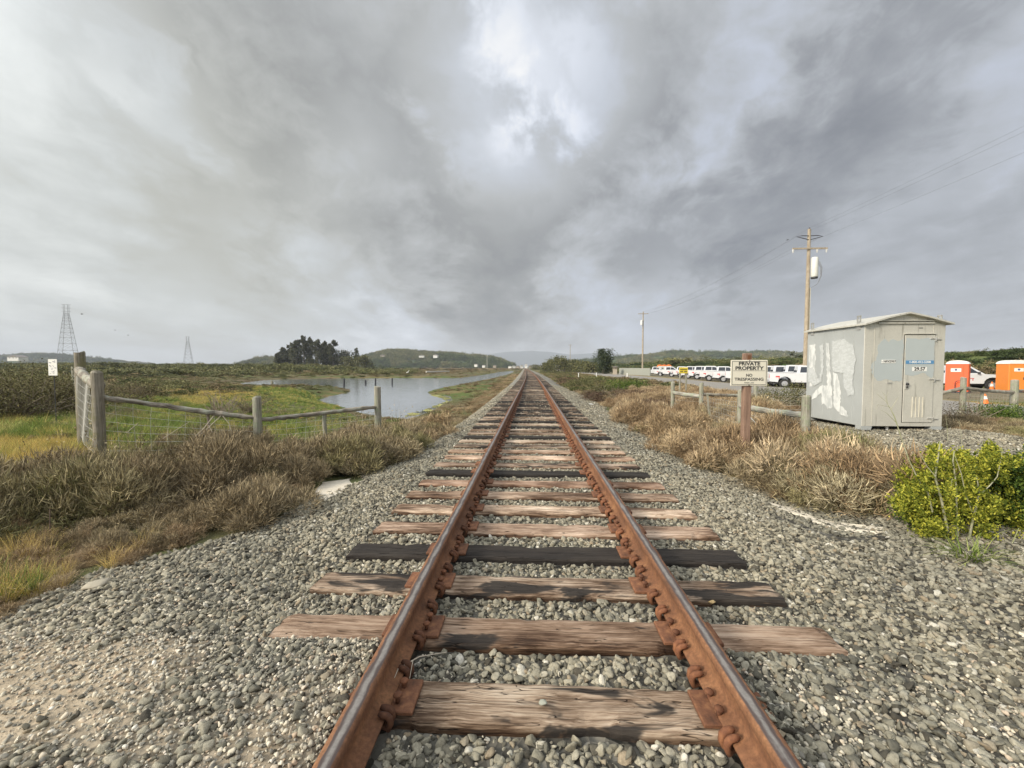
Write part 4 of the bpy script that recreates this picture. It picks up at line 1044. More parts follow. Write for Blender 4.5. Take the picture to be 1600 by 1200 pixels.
reg('twig', [NM(twiggy(460 + i, .75, .45, 60, 260, .035, .008, .9), M_greybrown) for i in range(3)])
def woody(seed, n, rad, h, ln, wd, m):
    """dense low bush: many short twigs pointing outward through a lumpy dome"""
    r = np.random.default_rng(seed); L = 9; C = np.stack([r.normal(0, rad * .42, L), r.normal(0, rad * .42, L), r.uniform(.15, .55, L) * h], 1); S = r.uniform(.28, .5, L) * rad
    k = r.integers(0, L, n); u = r.normal(size=(n, 3)); u[:, 2] = np.abs(u[:, 2]) * 1.1 - .2; u /= np.linalg.norm(u, axis=1)[:, None]
    P = C[k] + u * (S[k] * r.uniform(.25, 1, n) ** .5)[:, None]; P[:, 2] = np.maximum(P[:, 2], .0)
    d = u * .8 + r.normal(0, .45, (n, 3)) + (0, 0, .45); d /= np.linalg.norm(d, axis=1)[:, None]
    w_ = np.cross(d, r.normal(size=(n, 3))); w_ /= np.linalg.norm(w_, axis=1)[:, None]; l_ = ln * r.uniform(.5, 1.4, n)[:, None]; bend = r.normal(0, .25, (n, 3)) * l_
    V = np.empty((n, 6, 3)); hw_ = wd * .5
    V[:, 0] = P - w_ * hw_; V[:, 1] = P + w_ * hw_; V[:, 2] = P + d * l_ * .5 - w_ * hw_ + bend * .3; V[:, 3] = P + d * l_ * .5 + w_ * hw_ + bend * .3; V[:, 4] = P + d * l_ - w_ * hw_ * .3 + bend; V[:, 5] = P + d * l_ + w_ * hw_ * .3 + bend
    b_ = np.arange(n)[:, None] * 6; F = np.concatenate([b_ + (0, 1, 3, 2), b_ + (2, 3, 5, 4)]); return NM((V.reshape(-1, 3), F), m)
reg('wgrey', [woody(500 + i, 4600, .36, .36, .050, .0045, M_greybrown) for i in range(5)])
reg('wgold', [woody(510 + i, 4600, .36, .34, .048, .0045, M_golden) for i in range(5)])
def shrub_proto(seed, n, leaf, m):
    r = np.random.default_rng(seed); C = r.normal(0, .28, (14, 3)) * (1, 1, .5) + (0, 0, .32); P = C[r.integers(0, 14, n)] + r.normal(0, .12, (n, 3)); P[:, 2] = np.abs(P[:, 2])
    return NM(leaves(r, P, leaf, .5, .5), m)
reg('marsh', [shrub_proto(470 + i, 700, .12, M_marsh) for i in range(4)])
reg('olive', [shrub_proto(480 + i, 800, .12, M_olive) for i in range(4)])
reg('dkg', [shrub_proto(490 + i, 800, .12, M_dkgreen) for i in range(4)])
VEG = proto_collection('veg_proto', metas)
class Field:
    def __init__(s): s.p = []; s.r = []; s.s = []; s.i = []
    def put(s, x, y, key, smin, smax, sink=.03, zs=(.8, 1.2), tilt=.12, mod=None):
        n = len(x)
        if n == 0: return
        a_, c_ = PAL[key]; z = H(x, y) - sink; k = smin + (smax - smin) * rng.random(n)
        k = k * np.where(y > 13, .36 + .64 * ss(3, 14, -poly_sd(x, y, POND) * np.where(y < 60, 1, .35)), 1)
        if mod: k = k * (.50 + 1.05 * ss(.34, .64, fbm(x + 3, y - 8, mod, 3)))
        s.p.append(np.stack([x, y, z], 1)); s.r.append(np.stack([rng.normal(0, tilt, n), rng.normal(0, tilt, n), rng.uniform(0, 6.28, n)], 1))
        s.s.append(np.stack([k, k, k * rng.uniform(zs[0], zs[1], n)], 1)); s.i.append(rng.integers(a_, a_ + c_, n))
    def build(s, name, label, cat):
        return scatter(name, np.concatenate(s.p), np.concatenate(s.r), np.concatenate(s.s), np.concatenate(s.i), VEG, label, cat)
def fill(poly, dens, cond=None):
    P = np.array(poly); x0, y0 = P.min(0); x1, y1 = P.max(0); n = int((x1 - x0) * (y1 - y0) * dens)
    x = rng.uniform(x0, x1, n); y = rng.uniform(y0, y1, n); k = poly_sd(x, y, P) > 0
    k &= ~(is_gravel(x, y)) & (poly_sd(x, y, PAD) < .05) & (poly_sd(x, y, POND) < -.25) & ~((x > 13.6) & (x < 22.2) & (y > 3)) & (poly_sd(x, y, np.array(SILT[0])) < -.16)
    k &= ~((np.abs(x - SX - SW / 2) < 1.1) & (np.abs(y - SY - SL / 2) < 1.2))
    if cond is not None: k &= cond(x, y)
    return x[k], y[k]
nz_ = lambda s, a_, b_, o=0: (lambda x, y: (fbm(x + o, y, s, 3) > a_) & (fbm(x + o, y, s, 3) < b_))
scr = Field()
L_S = gpoly([(-350, 830), (0, 790), (60, 768), (110, 752), (170, 748), (230, 720), (300, 700), (400, 708), (500, 700), (600, 680), (700, 652), (735, 632), (720, 680), (600, 735), (550, 748), (505, 748), (495, 778), (420, 825), (250, 880), (150, 880), (0, 870), (-350, 930)], -.2)
x, y = fill(L_S, 18); scr.put(x, y, 'wgrey', .55, 1.15, zs=(.6, 1.4), mod=1.1)
x, y = fill(L_S, 3.5); scr.put(x, y, 'grey', .5, .95, zs=(.6, 1.1), mod=1.1)
x, y = fill(L_S, 2.2); scr.put(x, y, 'twig', .45, .85, mod=1.1)
x, y = fill(L_S, 4, nz_(1.0, .52, 2)); scr.put(x, y, 'wgold', .5, .9)
L_G = gpoly([(600, 655), (720, 625), (800, 583), (812, 583), (760, 640), (690, 705), (600, 745), (560, 730), (590, 690)], -.4)
x, y = fill(L_G, 11, lambda x, y: y < 30); scr.put(x, y, 'wgold', .6, 1.1, zs=(.6, 1.1), mod=1.5); x, y = fill(L_G, 4, lambda x, y: y < 30); scr.put(x, y, 'gold', .6, 1.0, zs=(.6, 1))
x, y = fill(L_G, 5, lambda x, y: y >= 30); scr.put(x, y, 'gold', 1.0, 1.7, zs=(.5, .8))
R_S = gpoly([(965, 628), (1010, 612), (1100, 612), (1180, 630), (1180, 660), (1240, 695), (1330, 728), (1400, 765), (1380, 802), (1300, 808), (1200, 787), (1120, 742), (1000, 692), (958, 650)], -.15)
x, y = fill(R_S, 15); scr.put(x, y, 'wgold', .75, 1.3, zs=(.7, 1.25), mod=1.0)
x, y = fill(R_S, 6); scr.put(x, y, 'gold', .55, 1.0, zs=(.6, 1.0), mod=1.0)
x, y = fill(R_S, 5, nz_(.9, .5, 2, 9)); scr.put(x, y, 'wgrey', .6, 1.0)
R_S2 = gpoly([(1200, 745), (1300, 722), (1400, 765), (1385, 806), (1290, 810), (1215, 790)], -.15); x, y = fill(R_S2, 16); scr.put(x, y, 'wgrey', 1.0, 1.6, zs=(.8, 1.25)); x, y = fill(R_S2, 5); scr.put(x, y, 'grey', .8, 1.2)
scr.build('scrub', 'low dry brown and golden scrub growing along both edges of the ballast', 'scrub')
# rest of the near right: behind the fence up to the road
gr = Field()
box = lambda x0, x1, y0, y1: [(x0, y0), (x1, y0), (x1, y1), (x0, y1)]
x, y = fill(box(3, 13.8, 9.0, 30), 7, lambda x, y: x > 3.2 + 0 * y); scr2 = Field(); scr2.put(x, y, 'wgold', .6, 1.0, zs=(.4, .8), mod=2.5); x, y = fill(box(3, 14, 10, 30), 2.5, nz_(2.5, .5, 2)); scr2.put(x, y, 'wgrey', .9, 1.5, zs=(.4, .8))
x, y = fill(box(10.2, 14, 7, 14), 8); scr2.put(x, y, 'wgrey', .8, 1.3, zs=(.5, 1))
x, y = fill(box(2.8, 14, 30, 130), 1.3); scr2.put(x, y, 'marsh', .6, 1.2, zs=(.3, .6))
x, y = fill(box(2.8, 12, 30, 160), .5); scr2.put(x, y, 'olive', .8, 1.4, zs=(.3, .7))
scr2.build('scrub', 'lower brown scrub between the track, the fences and the road on the right', 'scrub')
YG = gpoly([(-400, 715), (0, 690), (140, 692), (150, 752), (110, 757), (60, 770), (0, 792), (-400, 850)], -.18)
x, y = fill(YG, 55); gr.put(x, y, 'yel', .45, .85); x, y = fill(YG, 22, nz_(1.6, .47, 2)); gr.put(x, y, 'grn', .45, .85)
GB = gpoly([(-400, 668), (0, 642), (135, 642), (140, 694), (0, 692), (-400, 718)], -.22)
x, y = fill(GB, 34); gr.put(x, y, 'grn', .7, 1.2); x, y = fill(GB, 12, nz_(1.3, .5, 2, 4)); gr.put(x, y, 'yel', .7, 1.2); x, y = fill(GB, 5, nz_(1.1, .55, 2, 44)); gr.put(x, y, 'wgrey', .5, .9)
GF = gpoly([(160, 622), (300, 618), (420, 612), (520, 618), (560, 640), (600, 662), (590, 690), (400, 716), (300, 706), (230, 726), (160, 752)], -.35)
x, y = fill(GF, 36); gr.put(x, y, 'grn', .6, 1.15); x, y = fill(GF, 6, nz_(2.2, .5, 2, 3)); gr.put(x, y, 'yel', .6, 1.1); x, y = fill(GF, 5, nz_(1.8, .53, 2, 30)); gr.put(x, y, 'grey', .7, 1.1)
YF = gpoly([(240, 612), (400, 612), (420, 630), (300, 634)], -.5); x, y = fill(YF, 16); gr.put(x, y, 'yel', .8, 1.3)
GT = gpoly([(395, 611), (455, 612), (520, 620), (548, 634), (440, 640), (400, 632)], -.8); x, y = fill(GT, 20); gr.put(x, y, 'grn', 1.0, 1.6); x, y = fill(GT, 4); gr.put(x, y, 'yel', 1.0, 1.7)
CL = gpoly([(-300, 860), (0, 845), (240, 862), (260, 880), (150, 925), (60, 965), (-20, 1000), (-300, 1100)], -.15)
x, y = fill(CL, 34, nz_(.8, .47, 2)); gr.put(x, y, 'yel', .3, .62); x, y = fill(CL, 12, nz_(.6, .55, 2)); gr.put(x, y, 'grn', .3, .55); x, y = fill(CL, 28); gr.put(x, y, 'wgold', .3, .6, zs=(.4, .9)); x, y = fill(CL, 22); gr.put(x, y, 'gold', .3, .6)
GTf = gpoly([(-60, 885), (60, 880), (82, 900), (60, 935), (0, 955), (-60, 960)], -.15); x, y = fill(GTf, 42); gr.put(x, y, 'grn', .4, .7); x, y = fill(GTf, 30); gr.put(x, y, 'yel', .35, .65)
x, y = fill(box(13.2, 14.2, 6, 120), 4); gr.put(x, y, 'yel', .4, .8)
gr.build('grass', 'yellow and green grass of the field on the left and tufts by the road', 'grass')
# marsh and far country
def wedge(y0, y1, dens, cond, mx=1.3):
    n = int((y1 ** 2 - y0 ** 2) * mx * dens); f = np.sqrt(rng.uniform(y0 ** 2, y1 ** 2, n)); u = rng.uniform(-mx, mx, n)
    x = CAM.x + f * math.sin(-YAW) + f * u * math.cos(YAW); y = f * math.cos(YAW) + f * u * math.sin(YAW)
    k = ~is_gravel(x, y) & (poly_sd(x, y, POND) < -.3) & (poly_sd(x, y, PAD) < 0) & ~((x > 12) & (x < 23.8)) & ~((x > 22) & (x < 35.5) & (y < 120)) & cond(x, y)
    return x[k], y[k]
mr = Field()
lf = lambda x, y: (x < -2.6) & (poly_sd(x, y, np.array(GF)) < 0) & (poly_sd(x, y, np.array(YG)) < 0) & (poly_sd(x, y, np.array(GB)) < 0) & (poly_sd(x, y, np.array(L_S)) < 0) & (poly_sd(x, y, np.array(GT)) < 0)
x, y = wedge(9, 28, 2.6, lf); mr.put(x, y, 'marsh', .4, .8, zs=(.4, .8))
x, y = wedge(10, 28, 2.0, lambda x, y: lf(x, y) & (fbm(x, y, 3, 3) > .48)); mr.put(x, y, 'twig', .9, 1.5, zs=(.6, 1))
x, y = wedge(28, 80, .62, lf); mr.put(x, y, 'marsh', .8, 1.5, zs=(.22, .5))
x, y = wedge(28, 80, .4, lambda x, y: lf(x, y) & (fbm(x, y, 14, 3) > .50)); mr.put(x, y, 'olive', .9, 1.6, zs=(.25, .5))
x, y = wedge(14, 60, .3, lambda x, y: (x < -14) & (x < -y * .86) & lf(x, y)); mr.put(x, y, 'olive', .9, 1.7, zs=(.4, .8))
x, y = wedge(80, 260, .10, lf); mr.put(x, y, 'marsh', 1.6, 3.2, zs=(.12, .28))
x, y = wedge(80, 260, .05, lambda x, y: (x < -y * .28) & lf(x, y)); mr.put(x, y, 'olive', 2.0, 4.5, zs=(.2, .42))
x, y = wedge(90, 300, .03, lambda x, y: (x < -y * .45) & lf(x, y)); mr.put(x, y, 'olive', 2.5, 5, zs=(.3, .5))
x, y = wedge(260, 1000, .006, lambda x, y: x < -3); mr.put(x, y, 'marsh', 4, 8, zs=(.08, .18))
x, y = wedge(300, 1000, .0035, lambda x, y: (x < -y * .3)); mr.put(x, y, 'dkg', 6, 12, zs=(.15, .3))
mr.build('marsh_scrub', 'brown and olive marsh scrub around and beyond the pond', 'scrub')
bk = Field()
x, y = wedge(30, 160, .45, lambda x, y: (x > 39)); bk.put(x, y, 'dkg', 1.0, 2.0, zs=(.25, .5)); x, y = wedge(30, 160, .30, lambda x, y: (x > 40) & (fbm(x, y, 7, 3) > .48)); bk.put(x, y, 'olive', .9, 1.8, zs=(.3, .6))
x, y = wedge(30, 90, .5, lambda x, y: (x > 39) & (x < 46)); bk.put(x, y, 'marsh', .9, 1.7, zs=(.4, .8))
x, y = wedge(160, 420, .06, lambda x, y: (x > 37)); bk.put(x, y, 'dkg', 2.0, 4.0, zs=(.15, .35))
x, y = wedge(120, 900, .006, lambda x, y: (x > 4)); bk.put(x, y, 'olive', 4, 8, zs=(.2, .4))
bk.build('bank_scrub', 'green scrub covering the long bank behind the parked trucks', 'scrub')

# ------------------------------------------------------------------ shrubs and trees one can tell apart
def leaf_mat(name, a_, b_, c_, tr=.2):
    def f(t, b, o):
        g = t.node('ShaderNodeNewGeometry'); tc = t.node('ShaderNodeTexCoord').outputs['Object']
        r = g.outputs['Random Per Island']; n = t.noise(tc, 2.4, 3, .6)
        v = t.math('MULTIPLY_ADD', t.math('SUBTRACT', n, .5), .9, r)
        col = t.ramp(v, [(.1, a_), (.5, b_), (.95, c_)])
        t.put(b.inputs['Base Color'], col); b.inputs['Roughness'].default_value = .7; b.inputs['Specular IOR Level'].default_value = .2
        trn = t.node('ShaderNodeBsdfTranslucent'); t.put(trn.inputs[0], col); ms = t.node('ShaderNodeMixShader'); ms.inputs[0].default_value = tr
        t.l.new(b.outputs[0], ms.inputs[1]); t.l.new(trn.outputs[0], ms.inputs[2]); t.l.new(ms.outputs[0], o.inputs[0])
    return mat(name, f)
LM_coyote = leaf_mat('yellow_green_leaf', (.08, .11, .015), (.30, .33, .04), (.70, .66, .10), .35)
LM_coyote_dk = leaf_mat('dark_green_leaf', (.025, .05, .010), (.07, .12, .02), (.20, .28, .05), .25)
LM_brown = leaf_mat('brown_leaf', (.06, .05, .028), (.15, .12, .065), (.25, .21, .115), .1)
LM_bushleft = leaf_mat('brown_green_leaf', (.06, .055, .026), (.15, .135, .06), (.27, .25, .12), .15)
LM_olive = leaf_mat('olive_leaf', (.045, .05, .022), (.12, .125, .05), (.24, .23, .10), .2)
LM_purple = leaf_mat('purple_brown_leaf', (.045, .027, .02), (.12, .075, .052), (.20, .14, .095), .1)
LM_euc = leaf_mat('eucalyptus_leaf', (.035, .042, .024), (.09, .10, .055), (.17, .165, .09), .2)
LM_cyp = leaf_mat('cypress_leaf', (.012, .022, .010), (.035, .052, .022), (.075, .09, .04), .1)
def shrub(px, d, w_, h, m, label, name='shrub', cat='bush', n=2500, leaf=.03, twigs=40, tm=None, stems=None, lobes=16, zbase=None, xy=None, group=None, flat=.55):
    q = W(px, 600, d) if xy is None else Vector((xy[0], xy[1], 0)); zg = Hs(q.x, q.y) if zbase is None else zbase
    root = empty(name, (q.x, q.y, zg), 0, label, cat, group); r = np.random.default_rng(abs(hash(label)) % 9999 if False else int(px * 7 + d * 13) % 9999)
    th = r.uniform(0, 6.283, lobes); rr = np.sqrt(r.random(lobes)) * w_ * .40; hh = h * (1 - .55 * (rr / (w_ * .5)) ** 2) * r.uniform(.55, 1.0, lobes)
    C = np.stack([np.cos(th) * rr, np.sin(th) * rr, hh * r.uniform(.45, .88, lobes)], 1); s = w_ * .085 + h * .06
    P = C[r.integers(0, lobes, n)] + r.normal(0, 1, (n, 3)) * (s, s, s * .9); P[:, 2] = np.abs(P[:, 2]) + .01; P = P[P[:, 2] < h * (.80 + .20 * r.random(len(P)) ** 2)]
    o = np_obj('foliage', *leaves(r, P, leaf, .5, .5), m, root)
    mb = MB(); rp = random.Random(int(px))
    for k in range(twigs):
        c = Vector(C[k % lobes]) * rp.uniform(.8, 1.25) + Vector((rp.uniform(-.1, .1), rp.uniform(-.1, .1), 0)) * w_; b0 = Vector((rp.uniform(-.06, .06) * w_, rp.uniform(-.06, .06) * w_, 0))
        md = b0.lerp(c, .5) + Vector((rp.uniform(-.06, .06) * w_, rp.uniform(-.06, .06) * w_, .05 * h)); t0 = .012 * h + .002
        mb.tube([b0, md, c], [t0, t0 * .6, t0 * .25], 5, False)
    if mb.v: mb.build('stems', tm or M_twig, root)
    return root
# big yellow green bush at the right edge, with pale stems in front
q0 = gl(1520, 850); q1 = gl(1600, 860)
cb = empty('shrub', (q0.x, q0.y, Hs(q0.x, q0.y)), 0, 'large yellow green leafy bush with bare pale stems at the right edge', 'bush')
r = np.random.default_rng(77)
def bush_lobes(specs, n, leaf, m, nm):
    P = []
    for (px, py, d, rad, wgt) in specs:
        c = W(px, py, d) - cb.location; k = int(n * wgt)
        u = r.normal(size=(k, 3)); u /= np.linalg.norm(u, axis=1)[:, None]; rr = rad * (r.random(k) ** .6)[:, None] * (1 + .22 * r.normal(size=k))[:, None]
        P.append(np.array(c) + u * rr)
    P = np.concatenate(P); zmin = np.array([H(P[:, 0] + cb.location.x, P[:, 1] + cb.location.y)])[0] - cb.location.z; P = P[P[:, 2] > zmin + .01]
    return np_obj(nm, *leaves(r, P, leaf, .6, .5), m, cb)
specs = []
DB = (Vector((cb.location.x, cb.location.y, 0)) - Vector((CAM.x, CAM.y, 0))).dot(Vector((-math.sin(YAW), math.cos(YAW), 0)))
for px, py, dd, rad in [(1440, 745, .5, .16), (1428, 790, .35, .15), (1450, 825, .2, .12), (1470, 722, .55, .13), (1500, 740, .5, .17), (1548, 722, .55, .12), (1552, 745, .5, .17), (1480, 785, .35, .16), (1530, 790, .3, .17), (1580, 800, .35, .18), (1625, 800, .5, .24), (1470, 835, .15, .10), (1580, 750, .5, .15), (1422, 760, .45, .10), (1457, 718, .6, .08), (1549, 702, .55, .05), (1463, 702, .6, .05), (1530, 840, .12, .12), (1650, 745, .6, .25), (1590, 855, .10, .12), (1640, 850, .2, .18), (1412, 740, .5, .07), (1435, 722, .55, .07), (1500, 712, .55, .08), (1408, 785, .4, .07), (1590, 725, .5, .09)]:
    specs.append((px, py, DB + dd, rad, rad * rad * 24))
bush_lobes(specs, 2600, .027, LM_coyote, 'foliage')
for k_ in range(60):
    px_ = r.uniform(1402, 1640); top_ = 735 - 40 * math.exp(-((px_ - 1465) / 22) ** 2) - 38 * math.exp(-((px_ - 1549) / 26) ** 2) - 20 * math.exp(-((px_ - 1620) / 40) ** 2) + r.uniform(-8, 40)
    for j_ in range(5): specs.append((px_ + r.uniform(-3, 3), top_ + j_ * 7, DB + r.uniform(.1, .5), .028, .013))
specs += [(r.uniform(1440, 1560), r.uniform(745, 835), DB + r.uniform(-.02, .08), .05, .022) for _ in range(34)]
bush_lobes(specs[26:], 2600, .024, LM_coyote, 'shoots')
specs = specs[:26]
bush_lobes([(a_, b_ + 8, c_ + .16, d_ * 1.12, e_) for a_, b_, c_, d_, e_ in specs] + [(1590, 750, DB + .3, .18, .9), (1600, 790, DB + .3, .17, .7), (1630, 730, DB + .5, .2, .9)], 2200, .028, LM_coyote_dk, 'shaded_dark_foliage')  # dark copies behind the lobes stand for inner shade; right lobes are truly darker
mb = MB()
def stemline(pts, r0, r1, d):
    P = [W(px, py, d + k * .02) - cb.location for k, (px, py) in enumerate(pts)]; n = len(P); mb.tube(P, [(r0 + (r1 - r0) * i / (n - 1)) * .62 for i in range(n)], 7)
D_ = DB + .10
stemline([(1486, 862), (1479, 820), (1472, 785), (1461, 745), (1466, 712), (1469, 690)], .017, .008, D_)
stemline([(1497, 838), (1495, 800), (1494, 760), (1489, 720), (1491, 705)], .012, .006, D_)
stemline([(1512, 852), (1518, 822), (1526, 790), (1530, 770), (1526, 745)], .016, .006, D_ - .03)
stemline([(1519, 800), (1508, 770), (1502, 740), (1492, 712)], .007, .004, D_ - .01)
stemline([(1457, 800), (1450, 770), (1436, 752), (1420, 718), (1407, 680), (1398, 652), (1392, 640)], .010, .005, D_ + .1)
stemline([(1392, 640), (1385, 628), (1378, 622)], .004, .002, D_ + .22); stemline([(1392, 640), (1398, 630), (1404, 620)], .004, .002, D_ + .22); stemline([(1392, 640), (1387, 632), (1385, 620), (1388, 612)], .003, .0015, D_ + .22); stemline([(1390, 636), (1372, 632), (1368, 640)], .003, .0015, D_ + .22); stemline([(1378, 622), (1370, 615)], .0025, .0012, D_ + .22); stemline([(1385, 628), (1383, 618), (1378, 612)], .0025, .0012, D_ + .22)
stemline([(1400, 660), (1385, 645), (1375, 640)], .0035, .0015, D_ + .2)
stemline([(1535, 770), (1548, 757), (1558, 745), (1565, 715), (1566, 700)], .008, .003, D_); stemline([(1462, 745), (1448, 728), (1436, 706)], .005, .003, D_); stemline([(1476, 770), (1486, 760), (1488, 748)], .007, .004, D_ - .02)
stemline([(1570, 870), (1582, 848), (1592, 825)], .008, .004, D_ - .12); stemline([(1503, 700), (1502, 680), (1498, 655)], .003, .0015, D_); stemline([(1481, 690), (1480, 668), (1478, 650)], .003, .0012, D_)
mb.build('stems', M_stem, cb)
gt = np_obj('grass_tuft', *blades(9, 130, .16, .30, .008, 1.2, 1.1, 4), leaf_mat('tuft_blade', (.08, .12, .02), (.18, .24, .05), (.42, .45, .16)), None)
p_ = gl(1518, 872); gt.location = (p_.x, p_.y, p_.z - .02); tag(gt, 'bright green grass tuft at the foot of the pale stems of the big bush', 'grass tuft')

shrub(30, 13.0, 4.2, 2.1, LM_bushleft, 'big dark brown green bush behind the white notice at the left edge', n=15000, leaf=.055, twigs=90, lobes=60)
shrub(-60, 12.0, 3.0, 1.7, LM_bushleft, 'dark bush cut off by the left edge of the view', n=6000, leaf=.07, twigs=20, lobes=22)
shrub(98, 14.5, 1.6, 1.55, LM_brown, 'dark bush between the white notice and the wire fence', n=5000, leaf=.07, twigs=20, lobes=20)
shrub(192, 19.0, 2.6, 1.15, LM_brown, 'dark bush behind the nearest left fence post', n=5000, leaf=.06, twigs=30, lobes=22)
shrub(262, 34, 4.5, .9, LM_olive, 'wide low olive bush beyond the fence, right of the dark bush behind the nearest post', n=4000, leaf=.10, twigs=20, lobes=24)
shrub(345, 13.0, 1.9, 1.25, LM_brown, 'leafless grey twiggy bush behind the sloping split rail', n=350, leaf=.04, twigs=95, lobes=26, tm=M_twig)
shrub(385, 16.0, 2.2, 1.15, LM_olive, 'twiggy olive bush behind the middle left post', n=900, leaf=.05, twigs=60, lobes=22)
shrub(612, 12.5, .75, .5, LM_coyote_dk, 'small dark green bush right of the last left fence post at the pond edge', n=2200, leaf=.04, twigs=12, lobes=14)
shrub(680, 17.5, 1.6, .35, LM_olive, 'low green bush at the pond edge beside the floating algae', n=2200, leaf=.05, twigs=12, lobes=14)
shrub(1220, 17.0, 2.1, 1.15, LM_olive, 'green bush with bare upright stems between the trucks and the fence', n=4500, leaf=.05, twigs=50, tm=M_twig_pale, lobes=26)
shrub(1243, 17.4, .9, 1.45, LM_olive, 'narrow upright green shrub just right of the bush with bare stems', n=900, leaf=.05, twigs=14, tm=M_twig, lobes=10)
shrub(938, 25.0, 2.2, 1.05, LM_olive, 'grey green bush with tall pale stems beside the right side of the ballast', n=3000, leaf=.06, twigs=60, tm=M_twig_pale, lobes=20)
shrub(968, 30.0, 2.9, 1.1, LM_coyote_dk, 'round green bush right of the one with tall pale stems', n=4000, leaf=.07, twigs=20, lobes=20)
shrub(994, 30.5, 1.6, .75, LM_coyote_dk, 'smaller green bush at the right of the round green bush', n=2200, leaf=.07, twigs=10, lobes=12)
shrub(982, 20.5, 2.9, .8, LM_purple, 'purple brown mound of scrub below the round green bush', n=6000, leaf=.05, twigs=60, lobes=26)
shrub(925, 21.5, 1.3, .65, LM_purple, 'small purple brown scrub at the ballast edge, left of the larger purple mound', n=2500, leaf=.05, twigs=30, lobes=14)
shrub(905, 34.0, 2.4, 1.0, LM_olive, 'olive bush on the right shoulder, nearest beyond the purple brown scrub', n=3000, leaf=.08, twigs=20, lobes=18)
shrub(921, 36.0, 2.6, 1.2, LM_olive, 'olive bush behind the bush with tall pale stems', n=3000, leaf=.08, twigs=20, lobes=18)
shrub(885, 42.0, 3.0, .95, LM_purple, 'dark reddish scrub mound on the far right shoulder of the track', n=3000, leaf=.09, twigs=20, lobes=18)
shrub(1040, 15.5, 2.6, .55, LM_purple, 'purple brown scrub left of the far fence corner post', n=4500, leaf=.05, twigs=40, lobes=22)
shrub(1560, 13.0, 1.7, .62, LM_coyote_dk, 'dark green bush right of the shed in front of the grey fence', n=4500, leaf=.045, twigs=20, lobes=20)
shrub(1600, 12.6, 1.6, .8, LM_coyote_dk, 'dark green bush cut by the right edge in front of the grey fence', n=4500, leaf=.045, twigs=20, lobes=20)
shrub(1495, 12.2, 1.7, .85, LM_brown, 'brown twiggy bush touching the right side of the shed', n=1800, leaf=.035, twigs=90, lobes=24)
# bare antler-like stems right of the shed
rp = random.Random(5)
q = gl(1520, 652, 0.0); mb = MB()
bb = empty('bare_shrub', (q.x, q.y, Hs(q.x, q.y)), 0, 'leafless shrub with forking dark stems behind the right side of the shed', 'bush')
for (x1, z1, x2, z2) in ((-.25, .45, -.35, .9), (-.1, .5, .02, .95), (.1, .4, .30, .85), (.2, .35, .65, .75), (.3, .25, .95, .55), (-.2, .3, -.6, .6), (.0, .5, -.1, 1.0)):
    mb.tube([(0, 0, 0), (x1 * .6, rp.uniform(-.1, .1), z1 * .7), (x1, rp.uniform(-.1, .1), z1), (x2, rp.uniform(-.2, .2), z2)], [.018, .014, .010, .004], 6, False)
mb.build('stems', M_twig, bb)
# dry stems in the left foreground
def stick_bundle(name, label, cat, lines, m, loc):
    root = Vector(loc); mb = MB()
    for pts, r0, r1, d in lines:
        P = [W(px, py, d) - root for px, py in pts]; n = len(P); mb.tube(P, [r0 + (r1 - r0) * i / (n - 1) for i in range(n)], 5, False)
    o = mb.build(name, m); o.location = root; return tag(o, label, cat)
g = gl(95, 850)
stick_bundle('dry_branch', 'arching pale dry branches lying over the scrub at the left edge', 'dry branch',
  [([(20, 862), (60, 830), (100, 806), (92, 815)], .006, .003, 4.35), ([(22, 838), (55, 818), (95, 800), (120, 806)], .006, .002, 4.4), ([(5, 826), (40, 805), (78, 800), (88, 804)], .005, .002, 4.5),
   ([(10, 796), (45, 788), (80, 790), (96, 797)], .006, .002, 4.5), ([(30, 785), (62, 773), (80, 775), (97, 787)], .006, .003, 4.55), ([(38, 762), (62, 764), (80, 774)], .005, .002, 4.6), ([(0, 812), (30, 799), (66, 793)], .005, .002, 4.5), ([(20, 848), (27, 820), (29, 815)], .005, .003, 4.2), ([(96, 796), (105, 775)], .003, .001, 4.5)], M_twig_pale, g)
g = gl(80, 890)
stick_bundle('dry_stalk', 'cluster of dark dead stalks with a crossing twig in the dry grass at lower left', 'dead stalks', [([(75, 898), (74, 872)], .012, .009, 3.75), ([(81, 905), (80, 862), (78, 830), (78, 795)], .011, .004, 3.75), ([(84, 896), (87, 860)], .006, .005, 3.72), ([(92, 885), (86, 870)], .006, .003, 3.7), ([(64, 880), (75, 872), (92, 868)], .006, .004, 3.65)], plain('dead_bark', (.12, .085, .065), .9), g)
g = gl(171, 910)
stick_bundle('dry_stalk', 'single thin dead stalk left of the gravel, beside the large pale rock', 'dead stalk', [([(169, 908), (172, 880), (172, 855), (171, 838)], .009, .003, 3.6), ([(172, 870), (160, 848)], .003, .001, 3.6), ([(172, 862), (190, 846)], .003, .001, 3.6)], M_twig, g)
g = gl(330, 680)
stick_bundle('dry_branch', 'bleached broken branches leaning on the wire below the split rail', 'dry branch', [([(303, 684), (318, 670), (334, 650)], .010, .007, 6.6), ([(306, 686), (328, 666), (345, 650)], .008, .005, 6.65), ([(198, 676), (216, 661)], .005, .004, 6.3), ([(255, 685), (275, 672), (298, 658)], .005, .002, 6.5), ([(326, 664), (332, 676)], .006, .004, 6.6), ([(348, 650), (358, 662), (362, 674)], .005, .003, 6.8)], M_twig_pale, g)

